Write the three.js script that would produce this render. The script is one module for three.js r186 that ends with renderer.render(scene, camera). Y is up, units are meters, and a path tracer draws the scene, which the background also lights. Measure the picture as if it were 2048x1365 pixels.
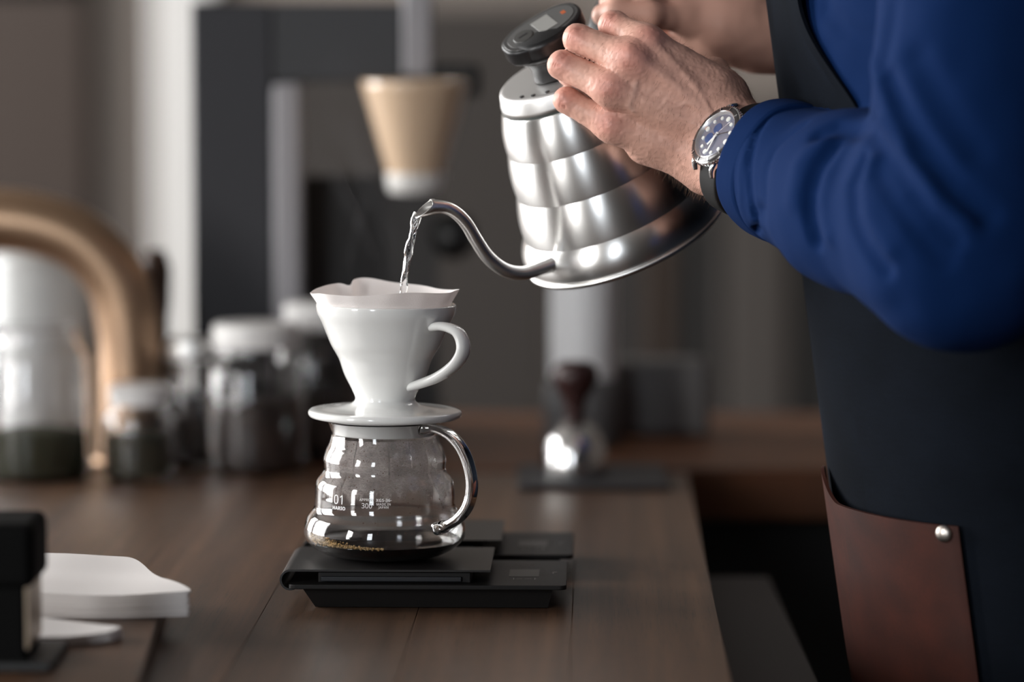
import * as THREE from 'three';
import { RoundedBoxGeometry } from 'three/addons/geometries/RoundedBoxGeometry.js';
import { mergeGeometries, mergeVertices } from 'three/addons/utils/BufferGeometryUtils.js';
import { ImprovedNoise } from 'three/addons/math/ImprovedNoise.js';
import { RectAreaLightUniformsLib } from 'three/addons/lights/RectAreaLightUniformsLib.js';

// ------------------------------------------------------------------ camera, sky, lights, exposure
const scene = new THREE.Scene();
const TY = 0.9;                                             // height of the wooden table top
const F = 7000, PITCH = 5.04 * Math.PI / 180;               // focal length in pixels of the 2048 x 1365 frame
const camera = new THREE.PerspectiveCamera(2 * Math.atan(682.5 / F) * 180 / Math.PI, 2048 / 1365, 0.05, 40);
camera.position.set(0.0831, TY + 0.3675, 2.267);
camera.rotation.set(-PITCH, 0, 0);
camera.focus = 2.24; camera.userData.fStop = 2.6;
scene.add(camera);
const renderer = new THREE.WebGLRenderer({ antialias: true });
renderer.toneMapping = THREE.LinearToneMapping;
renderer.toneMappingExposure = 1.78;
renderer.shadowMap.enabled = true;
scene.background = new THREE.Color(0.86, 0.93, 1.0);
scene.backgroundIntensity = 2.0;
RectAreaLightUniformsLib.init();
const ROOM = { x0: -3.2, x1: 2.6, z0: -4.6, z1: 3.6, h: 3.0 };
// windows: wall, centre along the wall, width, sill, head, radiance of the daylight
const WINDOWS = [
  { wall: 'left', c: 2.75, w: 0.95, y0: 0.75, y1: 2.85, l: 15, col: [1.0, 0.985, 0.96] },
  { wall: 'left', c: -1.15, w: 1.9, y0: 0.75, y1: 2.85, l: 9, col: [1.0, 0.985, 0.96] },
  { wall: 'left', c: -3.3, w: 1.6, y0: 0.75, y1: 2.85, l: 9, col: [1.0, 0.985, 0.96] },
  { wall: 'front', c: -1.3, w: 0.6, y0: 0.85, y1: 2.5, l: 6.5, col: [0.88, 0.94, 1.0] },
];
for (const w of WINDOWS) {
  const L = new THREE.RectAreaLight(new THREE.Color().setRGB(...w.col), w.l, w.w - 0.08, w.y1 - w.y0 - 0.08);
  const y = (w.y0 + w.y1) / 2;
  if (w.wall === 'left') { L.position.set(ROOM.x0 - 0.13, y, w.c); L.lookAt(0, y, w.c); }
  else { L.position.set(w.c, y, ROOM.z1 + 0.13); L.lookAt(w.c, y, 0); }
  L.name = 'window_daylight'; scene.add(L);
}

// ------------------------------------------------------------------ helpers
let seed = 20240611;
const rnd = () => { seed = (seed + 0x6D2B79F5) | 0; let t = Math.imul(seed ^ (seed >>> 15), 1 | seed); t = (t + Math.imul(t ^ (t >>> 7), 61 | t)) ^ t; return ((t ^ (t >>> 14)) >>> 0) / 4294967296; };
const noise = new ImprovedNoise();
const V = (x, y, z) => new THREE.Vector3(x, y, z);
const clamp = (x, a = 0, b = 1) => Math.min(b, Math.max(a, x));
const lerp = (a, b, t) => a + (b - a) * t;
const smooth = (a, b, x) => { const t = clamp((x - a) / (b - a)); return t * t * (3 - 2 * t); };
const cP = Math.cos(PITCH), sP = Math.sin(PITCH), CAM = camera.position;
// a point of the scene, given where it shows in the photograph and how deep in the room (world z) it lies
function at(px, py, z) {
  const u = (px - 1024) / F, v = -(py - 682.5) / F;
  const dx = u, dy = v * cP - sP, dz = -v * sP - cP, t = (z - CAM.z) / dz;
  return V(CAM.x + dx * t, CAM.y + dy * t, z);
}
const camDir = (x, y, z) => V(x, y * cP + z * sP, -y * sP + z * cP);   // turns a direction seen in the photograph (right, up, toward us) into the room's
const used = new Map();
function numbered(name) { const n = used.get(name) ?? 0; used.set(name, n + 1); return n ? `${name}_${String(n).padStart(3, '0')}` : name; }
function tag(o, label, category, group, kind) {
  if (label) o.userData.label = label; if (category) o.userData.category = category;
  if (group) o.userData.group = group; if (kind) o.userData.kind = kind; return o;
}
function mesh(name, geo, mat, parent = scene) {
  const o = new THREE.Mesh(geo, mat);
  o.name = parent === scene ? numbered(name) : name;
  if (parent !== scene) { parent.userData.n ??= {}; const n = parent.userData.n[name] = (parent.userData.n[name] ?? 0) + 1; if (n > 1) o.name = `${name}_${String(n - 1).padStart(3, '0')}`; }
  o.castShadow = o.receiveShadow = true; parent.add(o); return o;
}
function thing(name, label, category, pos = V(0, 0, 0), group) {
  const o = new THREE.Group(); o.name = numbered(name); o.position.copy(pos); scene.add(o);
  return tag(o, label, category, group);
}
function struct(name, geo, mat, parent) { const o = mesh(name, geo, mat, parent); o.userData.kind = 'structure'; return o; }
const mat = (color, rough = 0.6, extra = {}) => {
  const M = Object.keys(extra).some(k => ['transmission', 'clearcoat', 'sheen', 'anisotropy', 'ior', 'specularIntensity'].includes(k)) ? THREE.MeshPhysicalMaterial : THREE.MeshStandardMaterial;
  const c = Array.isArray(color) ? new THREE.Color().setRGB(...color) : new THREE.Color(color);
  return new M({ color: c, roughness: rough, ...extra });
};
const box = (x0, x1, y0, y1, z0, z1, r = 0, s = 3) => {
  const g = r > 0 ? new RoundedBoxGeometry(x1 - x0, y1 - y0, z1 - z0, s, r) : new THREE.BoxGeometry(x1 - x0, y1 - y0, z1 - z0);
  return g.translate((x0 + x1) / 2, (y0 + y1) / 2, (z0 + z1) / 2);
};
const lathe = (pts, seg = 96, a0 = 0, a1 = Math.PI * 2) => new THREE.LatheGeometry(pts.map(p => new THREE.Vector2(Math.max(p[0], 0), p[1])), seg, a0, a1);
// smooth open profile through given [r, y] points
function profile(pts, n = 90) {
  const c = new THREE.CatmullRomCurve3(pts.map(p => V(p[0], p[1], 0)), false, 'centripetal');
  return c.getPoints(n).map(p => [p.x, p.y]);
}
// a bar swept along points; rad(t) gives [half width across the reference direction, half width along it]
function sweep(pts, rad, { n = 60, m = 16, ref = null, closed = false, power = 2 } = {}) {
  const c = new THREE.CatmullRomCurve3(pts, closed, 'centripetal');
  const P = [], N = [], B = [], T = [];
  for (let i = 0; i <= n; i++) { P.push(c.getPointAt(i / n)); T.push(c.getTangentAt(i / n)); }
  let nn = ref ? ref.clone() : (Math.abs(T[0].y) < 0.9 ? V(0, 1, 0) : V(1, 0, 0));
  for (let i = 0; i <= n; i++) {
    if (ref) nn = ref.clone();
    nn = nn.clone().addScaledVector(T[i], -nn.dot(T[i])).normalize();
    N.push(nn); B.push(T[i].clone().cross(nn).normalize());
  }
  const pos = [], uv = [], idx = [];
  for (let i = 0; i <= n; i++) {
    const [a, b] = rad(i / n);
    for (let j = 0; j <= m; j++) {
      const th = j / m * Math.PI * 2, cx = Math.cos(th), sx = Math.sin(th);
      const e = 2 / power, x = Math.sign(cx) * Math.abs(cx) ** e * a, y = Math.sign(sx) * Math.abs(sx) ** e * b;
      const q = P[i].clone().addScaledVector(B[i], x).addScaledVector(N[i], y);
      pos.push(q.x, q.y, q.z); uv.push(j / m, i / n);
    }
  }
  for (let i = 0; i < n; i++) for (let j = 0; j < m; j++) { const a = i * (m + 1) + j, b = a + m + 1; idx.push(a, a + 1, b, b, a + 1, b + 1); }
  if (!closed) for (const [i, s] of [[0, 1], [n, -1]]) {
    const k = pos.length / 3; pos.push(P[i].x, P[i].y, P[i].z); uv.push(0.5, 0.5);
    for (let j = 0; j < m; j++) { const a = i * (m + 1) + j; s > 0 ? idx.push(k, a + 1, a) : idx.push(k, a, a + 1); }
  }
  const g = new THREE.BufferGeometry();
  g.setAttribute('position', new THREE.Float32BufferAttribute(pos, 3)); g.setAttribute('uv', new THREE.Float32BufferAttribute(uv, 2)); g.setIndex(idx);
  g.computeVertexNormals(); smoothSeam(g, n, m); return g;
}
function smoothSeam(g, n, m) {
  const N = g.attributes.normal;
  for (let i = 0; i <= n; i++) { const a = i * (m + 1), b = a + m, x = N.getX(a) + N.getX(b), y = N.getY(a) + N.getY(b), z = N.getZ(a) + N.getZ(b), l = Math.hypot(x, y, z) || 1; N.setXYZ(a, x / l, y / l, z / l); N.setXYZ(b, x / l, y / l, z / l); }
}
// a sheet given by f(u, v) -> Vector3, with thickness th along its normal
function sheet(f, nu, nv, th, us = 1, vs = 1, closedU = false) {
  const P = [], uv = [], idx = [];
  for (let j = 0; j <= nv; j++) for (let i = 0; i <= nu; i++) { P.push(f(i / nu, j / nv)); uv.push(i / nu * us, j / nv * vs); }
  for (let j = 0; j < nv; j++) for (let i = 0; i < nu; i++) { const a = j * (nu + 1) + i, b = a + nu + 1; idx.push(a, a + 1, b, b, a + 1, b + 1); }
  const g = new THREE.BufferGeometry();
  g.setAttribute('position', new THREE.Float32BufferAttribute(P.flatMap(p => [p.x, p.y, p.z]), 3));
  g.setAttribute('uv', new THREE.Float32BufferAttribute(uv, 2)); g.setIndex(idx); g.computeVertexNormals();
  if (closedU) smoothSeam(g, nv, nu);
  if (!th) return g;
  const q = g.clone(), p = q.attributes.position, N = q.attributes.normal;
  for (let i = 0; i < p.count; i++) { p.setXYZ(i, p.getX(i) - N.getX(i) * th, p.getY(i) - N.getY(i) * th, p.getZ(i) - N.getZ(i) * th); N.setXYZ(i, -N.getX(i), -N.getY(i), -N.getZ(i)); }
  const id = q.index.array; for (let i = 0; i < id.length; i += 3) { const t = id[i]; id[i] = id[i + 1]; id[i + 1] = t; }
  // the rim
  const rim = [], ring = [];
  if (!closedU) { for (let i = 0; i <= nu; i++) ring.push(i); for (let j = 1; j <= nv; j++) ring.push(j * (nu + 1) + nu); for (let i = nu - 1; i >= 0; i--) ring.push(nv * (nu + 1) + i); for (let j = nv - 1; j >= 0; j--) ring.push(j * (nu + 1)); rim.push(ring); }
  else { rim.push([...Array(nu + 1).keys()], [...Array(nu + 1).keys()].map(i => nv * (nu + 1) + i).reverse()); }
  const rp = [], ru = [], ri = [], gp = g.attributes.position;
  for (const r of rim) { const k = rp.length / 3; for (const i of r) { rp.push(gp.getX(i), gp.getY(i), gp.getZ(i), p.getX(i), p.getY(i), p.getZ(i)); ru.push(0, 0, 0, 0); } for (let i = 0; i < r.length - 1; i++) { const a = k + i * 2; ri.push(a, a + 1, a + 2, a + 2, a + 1, a + 3); } }
  const e = new THREE.BufferGeometry(); e.setAttribute('position', new THREE.Float32BufferAttribute(rp, 3)); e.setAttribute('uv', new THREE.Float32BufferAttribute(ru, 2)); e.setIndex(ri); e.computeVertexNormals();
  return mergeGeometries([g, q, e]);
}
// ---- implicit surfaces: a field f(x, y, z) (metres to the surface, negative inside) meshed with surface nets
function isoMesh(f, lo, hi, cell, colour) {
  const n = [0, 1, 2].map(k => Math.ceil((hi.getComponent(k) - lo.getComponent(k)) / cell) + 1), [nx, ny, nz] = n;
  const val = new Float32Array(nx * ny * nz), B = 8, half = B * cell * 0.87 * 1.25 + cell;
  const I = (i, j, k) => (k * ny + j) * nx + i;
  for (let k0 = 0; k0 < nz; k0 += B) for (let j0 = 0; j0 < ny; j0 += B) for (let i0 = 0; i0 < nx; i0 += B) {
    const c = f(lo.x + (i0 + B / 2 - 0.5) * cell, lo.y + (j0 + B / 2 - 0.5) * cell, lo.z + (k0 + B / 2 - 0.5) * cell), far = Math.abs(c) > half;
    for (let k = k0; k < Math.min(k0 + B, nz); k++) for (let j = j0; j < Math.min(j0 + B, ny); j++) for (let i = i0; i < Math.min(i0 + B, nx); i++)
      val[I(i, j, k)] = far ? c : f(lo.x + i * cell, lo.y + j * cell, lo.z + k * cell);
  }
  const vid = new Int32Array(nx * ny * nz).fill(-1), pos = [], idx = [];
  const E = [[0, 1], [2, 3], [4, 5], [6, 7], [0, 2], [1, 3], [4, 6], [5, 7], [0, 4], [1, 5], [2, 6], [3, 7]];
  for (let k = 0; k < nz - 1; k++) for (let j = 0; j < ny - 1; j++) for (let i = 0; i < nx - 1; i++) {
    const c = [val[I(i, j, k)], val[I(i + 1, j, k)], val[I(i, j + 1, k)], val[I(i + 1, j + 1, k)], val[I(i, j, k + 1)], val[I(i + 1, j, k + 1)], val[I(i, j + 1, k + 1)], val[I(i + 1, j + 1, k + 1)]];
    let s = 0; for (let q = 0; q < 8; q++) if (c[q] < 0) s++;
    if (s === 0 || s === 8) continue;
    let x = 0, y = 0, z = 0, m = 0;
    for (const [a, b] of E) if ((c[a] < 0) !== (c[b] < 0)) { const t = c[a] / (c[a] - c[b]); x += lerp(a & 1, b & 1, t); y += lerp((a >> 1) & 1, (b >> 1) & 1, t); z += lerp(a >> 2, b >> 2, t); m++; }
    vid[I(i, j, k)] = pos.length / 3;
    pos.push(lo.x + (i + x / m) * cell, lo.y + (j + y / m) * cell, lo.z + (k + z / m) * cell);
  }
  const quad = (a, b, c, d, flip) => { if (a < 0 || b < 0 || c < 0 || d < 0) return; flip ? idx.push(a, c, b, a, d, c) : idx.push(a, b, c, a, c, d); };
  for (let k = 1; k < nz - 1; k++) for (let j = 1; j < ny - 1; j++) for (let i = 1; i < nx - 1; i++) {
    const v = val[I(i, j, k)] < 0;
    if (v !== (val[I(i + 1, j, k)] < 0)) quad(vid[I(i, j - 1, k - 1)], vid[I(i, j, k - 1)], vid[I(i, j, k)], vid[I(i, j - 1, k)], !v);
    if (v !== (val[I(i, j + 1, k)] < 0)) quad(vid[I(i - 1, j, k - 1)], vid[I(i - 1, j, k)], vid[I(i, j, k)], vid[I(i, j, k - 1)], !v);
    if (v !== (val[I(i, j, k + 1)] < 0)) quad(vid[I(i - 1, j - 1, k)], vid[I(i, j - 1, k)], vid[I(i, j, k)], vid[I(i - 1, j, k)], !v);
  }
  const nor = new Float32Array(pos.length), h = cell * 0.35, col = colour ? new Float32Array(pos.length) : null;
  for (let q = 0; q < pos.length; q += 3) {
    let x = pos[q], y = pos[q + 1], z = pos[q + 2], gx, gy, gz, l;
    for (let it = 0; it < 2; it++) {
      gx = f(x + h, y, z) - f(x - h, y, z); gy = f(x, y + h, z) - f(x, y - h, z); gz = f(x, y, z + h) - f(x, y, z - h); l = Math.hypot(gx, gy, gz) || 1;
      if (it) break;
      const d = clamp(f(x, y, z) * 2 * h / l, -0.5 * cell, 0.5 * cell); x -= gx / l * d; y -= gy / l * d; z -= gz / l * d;
    }
    pos[q] = x; pos[q + 1] = y; pos[q + 2] = z; nor[q] = gx / l; nor[q + 1] = gy / l; nor[q + 2] = gz / l;
    if (col) { const c = colour(x, y, z, gx / l, gy / l, gz / l); col[q] = c[0]; col[q + 1] = c[1]; col[q + 2] = c[2]; }
  }
  const g = new THREE.BufferGeometry();
  g.setAttribute('position', new THREE.Float32BufferAttribute(pos, 3)); g.setAttribute('normal', new THREE.BufferAttribute(nor, 3));
  if (col) g.setAttribute('color', new THREE.BufferAttribute(col, 3));
  g.setIndex(idx); return g;
}
const smin = (a, b, k) => { const h = Math.max(k - Math.abs(a - b), 0) / k; return Math.min(a, b) - h * h * k * 0.25; };
// distance to a tapered bone a-b
function bone(a, b, ra, rb) {
  const ax = a.x, ay = a.y, az = a.z, bx = b.x - ax, by = b.y - ay, bz = b.z - az, bb = bx * bx + by * by + bz * bz || 1e-12;
  return (x, y, z) => { const px = x - ax, py = y - ay, pz = z - az, t = clamp((px * bx + py * by + pz * bz) / bb); return Math.hypot(px - bx * t, py - by * t, pz - bz * t) - ra - (rb - ra) * t; };
}
function chain(pts, radii, k) {
  const bs = []; for (let i = 0; i < pts.length - 1; i++) bs.push(bone(pts[i], pts[i + 1], radii[i], radii[i + 1]));
  return (x, y, z) => { let d = bs[0](x, y, z); for (let i = 1; i < bs.length; i++) d = smin(d, bs[i](x, y, z), k); return d; };
}
function lineDist(pts) {   // distance to a polyline
  const s = []; for (let i = 0; i < pts.length - 1; i++) s.push(bone(pts[i], pts[i + 1], 0, 0));
  const c = pts.reduce((a, p) => a.add(p), V(0, 0, 0)).divideScalar(pts.length), R = Math.max(...pts.map(p => p.distanceTo(c)));
  return (x, y, z) => { const far = Math.hypot(x - c.x, y - c.y, z - c.z) - R; if (far > 0.03) return far; let d = 1e9; for (const q of s) d = Math.min(d, q(x, y, z)); return d; };
}
// first point of a field's surface on the sight line through a pixel (used to lay tendons, veins and folds onto the surface they belong to)
function onSurface(f, px, py, z0 = 0.5) {
  const a = at(px, py, z0), dir = at(px, py, z0 - 1).sub(a).normalize();
  for (let i = 0; i < 400; i++) { const d = f(a.x, a.y, a.z); if (d < 2e-4) break; a.addScaledVector(dir, Math.min(d * 0.8, 0.02)); if (a.z < -0.6) break; }
  return a;
}
// ---- textures
function dataTex(w, h, fn, srgb = false) {
  const d = new Uint8Array(w * h * 4);
  for (let y = 0; y < h; y++) for (let x = 0; x < w; x++) { const c = fn(x / w, y / h), o = (y * w + x) * 4; for (let k = 0; k < 3; k++) d[o + k] = clamp(Array.isArray(c) ? c[k] : c) * 255; d[o + 3] = 255; }
  const t = new THREE.DataTexture(d, w, h); t.magFilter = THREE.LinearFilter; t.minFilter = THREE.LinearFilter; t.wrapS = t.wrapT = THREE.RepeatWrapping;
  if (srgb) t.colorSpace = THREE.SRGBColorSpace; t.needsUpdate = true; return t;
}
const fbm = (x, y, z, o = 4) => { let s = 0, a = 0.5; for (let i = 0; i < o; i++) { s += a * noise.noise(x, y, z); x *= 2.03; y *= 2.03; z *= 2.03; a *= 0.5; } return s; };
// wood grain along v: u across the board
function woodTex(base, dark, k, sx = 1) {
  return dataTex(256, 1024, (u, v) => {
    const g = fbm(u * 9 * sx + fbm(u * 3, v * 1.2, k) * 0.9, v * 1.6, k + 3, 4), f = noise.noise(u * 120, v * 9, k), p = noise.noise(u * 210, v * 26, k + 9);
    const t = clamp(0.45 + g * 0.95 + f * 0.13), s = p > 0.42 ? 0.72 : 1;
    return [0, 1, 2].map(i => lerp(dark[i], base[i], t) * s);
  }, true);
}

// ------------------------------------------------------------------ materials
const M = {
  porcelain: mat([0.83, 0.825, 0.805], 0.14, { clearcoat: 0.6, clearcoatRoughness: 0.06 }),
  paper: mat([0.96, 0.912, 0.89], 0.95, { transmission: 0.28, thickness: 0, side: THREE.DoubleSide }),
  glass: mat([1, 1, 1], 0.015, { transmission: 1, ior: 1.47, thickness: 0.002 }),
  water: mat([1, 1, 1], 0.0, { transmission: 1, ior: 1.33, thickness: 0.004 }),
  steel: mat([0.77, 0.76, 0.745], 0.30, { metalness: 1, anisotropy: 0.8, anisotropyRotation: Math.PI / 2 }),
  steelLid: mat([0.84, 0.83, 0.82], 0.40, { metalness: 1 }),
  blackPlastic: mat([0.012, 0.012, 0.013], 0.38),
  greyPlastic: mat([0.10, 0.098, 0.095], 0.32),
  lcd: mat([0.30, 0.295, 0.28], 0.2),
  scaleBlack: mat([0.013, 0.0117, 0.0112], 0.45, { specularIntensity: 0.45 }),
  scalePlate: mat([0.020, 0.0178, 0.0172], 0.38, { specularIntensity: 0.8 }),
  coffee: mat([0.012, 0.0035, 0.0015], 0.04),
  napkin: mat([0.88, 0.835, 0.815], 0.95),
  denim: null, shirt: null,
  leather: null,
  chrome: mat([0.86, 0.86, 0.87], 0.12, { metalness: 1 }),
};
const plankTex = [0, 1, 2, 3].map(k => woodTex([[0.435, 0.315, 0.23], [0.40, 0.285, 0.205], [0.455, 0.325, 0.235], [0.39, 0.29, 0.215]][k], [[0.255, 0.177, 0.123], [0.24, 0.163, 0.11], [0.275, 0.187, 0.128], [0.235, 0.163, 0.114]][k], k * 7.3));
M.planks = plankTex.map(t => new THREE.MeshStandardMaterial({ map: t, roughness: 0.42, bumpMap: t, bumpScale: 0.0004 }));

// ------------------------------------------------------------------ the room
{
  const { x0, x1, z0, z1, h } = ROOM, T = 0.2;
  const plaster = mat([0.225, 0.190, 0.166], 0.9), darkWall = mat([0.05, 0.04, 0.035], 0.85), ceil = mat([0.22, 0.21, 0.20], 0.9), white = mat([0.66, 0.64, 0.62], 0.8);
  struct('floor', box(x0 - T, x1 + T, -0.2, 0, z0 - T, z1 + T), mat([0.055, 0.045, 0.04], 0.6));
  struct('ceiling', box(x0 - T, x1 + T, h, h + 0.2, z0 - T, z1 + T), ceil);
  struct('wall_back', box(x0 - T, x1 + T, 0, h, z0 - T, z0), plaster);
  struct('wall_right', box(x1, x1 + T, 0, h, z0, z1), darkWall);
  // walls with window openings
  const opening = (wall, ws) => {
    const along = wall === 'left' ? [z0 - T, z1 + T] : [x0, x1 + T], parts = []; let a = along[0];
    const put = (p, q, r, s) => { if (q - p > 1e-4 && s - r > 1e-4) parts.push(wall === 'left' ? box(x0 - T, x0, r, s, p, q) : box(p, q, r, s, z1, z1 + T)); };
    for (const w of [...ws].sort((m, n) => m.c - n.c)) { put(a, w.c - w.w / 2, 0, h); put(w.c - w.w / 2, w.c + w.w / 2, 0, w.y0); put(w.c - w.w / 2, w.c + w.w / 2, w.y1, h); a = w.c + w.w / 2; }
    put(a, along[1], 0, h); return mergeGeometries(parts);
  };
  struct('wall_left', opening('left', WINDOWS.filter(w => w.wall === 'left')), plaster);
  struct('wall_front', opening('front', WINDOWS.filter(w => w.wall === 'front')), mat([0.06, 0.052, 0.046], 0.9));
  const frameMat = mat([0.05, 0.05, 0.05], 0.5);
  WINDOWS.forEach((w, i) => {
    const g = new THREE.Group(); g.name = `window_${i + 1}`; g.userData.kind = 'structure'; scene.add(g);
    const put = (p, q, r, s) => w.wall === 'left' ? box(x0 - 0.08, x0 - 0.02, r, s, p, q) : box(p, q, r, s, z1 + 0.02, z1 + 0.08);
    const a = w.c - w.w / 2, b = w.c + w.w / 2, f = 0.05;
    mesh('window_frame', mergeGeometries([put(a, a + f, w.y0, w.y1), put(b - f, b, w.y0, w.y1), put(a, b, w.y0, w.y0 + f), put(a, b, w.y1 - f, w.y1)]), frameMat, g);
    const bars = Math.round(w.w / 0.55); for (let k = 1; k < bars; k++) { const c = lerp(a, b, k / bars); mesh('glazing_bar', put(c - 0.016, c + 0.016, w.y0, w.y1), frameMat, g); }
    for (const t of [0.36, 0.7]) { const y = lerp(w.y0, w.y1, t); mesh('glazing_bar', put(a, b, y - 0.015, y + 0.015), frameMat, g); }
  });
  // what stands against the far wall: brown door at the left, pale door lining, dark panelling at the right
  const zb = z0 + 0.001;
  struct('door_1', box(-1.65, -0.735, 0, 2.2, zb, zb + 0.06, 0.01), mat([0.036, 0.021, 0.014], 0.6));
  struct('trim_1', box(-0.615, -0.50, 0, 2.6, zb, zb + 0.05, 0.008), white);
  struct('trim_5', box(-0.735, -0.615, 0, 2.6, zb, zb + 0.03, 0.006), mat([0.125, 0.105, 0.092], 0.85));  // added panel: plaster darkened in its colour where window light falls too bright
  const strip = (n, p0, p1, c) => struct(`trim_${n}`, box(0.083 + (p0 - 1024) * 0.000975, 0.083 + (p1 - 1024) * 0.000975, 0, 1.12, zb + 0.03, zb + 0.09, 0.01), mat(c, 0.75));
  strip(6, 1228, 1296, [0.020, 0.017, 0.016]); strip(7, 1300, 1338, [0.062, 0.040, 0.028]); strip(8, 1372, 1432, [0.016, 0.014, 0.013]); strip(9, 1444, 1580, [0.066, 0.056, 0.050]); strip(10, 1612, 1760, [0.012, 0.011, 0.010]);
  struct('trim_2', box(-0.50, 2.6, 1.452, 1.54, zb, zb + 0.05, 0.008), mat([0.30, 0.25, 0.21], 0.7));
  struct('trim_3', box(0.158, 2.6, 0, 1.13, zb, zb + 0.04, 0.008), mat([0.044, 0.034, 0.029], 0.75));
  struct('trim_4', box(-0.50, 0.158, 0, 1.321, zb, zb + 0.04, 0.008), mat([0.036, 0.029, 0.025], 0.75));
}

// ------------------------------------------------------------------ the wooden table
const YAW = -0.0234;
{
  const t = thing('wooden_table', 'long dark brown table of wide planks, carrying the scales and the carafe', 'table', V(0, 0, 0.04));
  t.rotation.y = YAW;
  const edges = [0.214, 0.122, 0.0235, -0.075, -0.172, -0.268, -0.36, -0.455, -0.55, -0.645, -0.74, -0.84, -0.94];
  for (let i = 0; i < edges.length - 1; i++) {
    const x1 = edges[i] - 0.00008, x0 = edges[i + 1] + 0.00008, dy = (rnd() - 0.5) * 0.00016;
    const g = box(x0, x1, TY - 0.038, TY + dy, -0.69, 0.78, 0.0005, 2), p = g.attributes.position, uv = g.attributes.uv, o = rnd();
    for (let k = 0; k < p.count; k++) uv.setXY(k, (p.getX(k) - x0) / (x1 - x0) * 0.96 + 0.02, p.getZ(k) * 0.75 + o);
    mesh('plank', g, M.planks[(i * 3 + 1) % 4], t);
  }
  const lm = mat([0.05, 0.036, 0.027], 0.6);
  mesh('apron_rail', mergeGeometries([box(0.10, 0.13, TY - 0.15, TY - 0.038, -0.6, 0.7, 0.002), box(-0.85, -0.82, TY - 0.15, TY - 0.038, -0.6, 0.7, 0.002), box(-0.82, 0.10, TY - 0.15, TY - 0.038, 0.67, 0.70, 0.002)]), lm, t);
  for (const [x, z] of [[0.09, 0.66], [-0.81, 0.66], [0.09, -0.58], [-0.81, -0.58]]) mesh('leg', box(x - 0.035, x + 0.035, 0, TY - 0.038, z - 0.035, z + 0.035, 0.004), lm, t);
}

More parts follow.
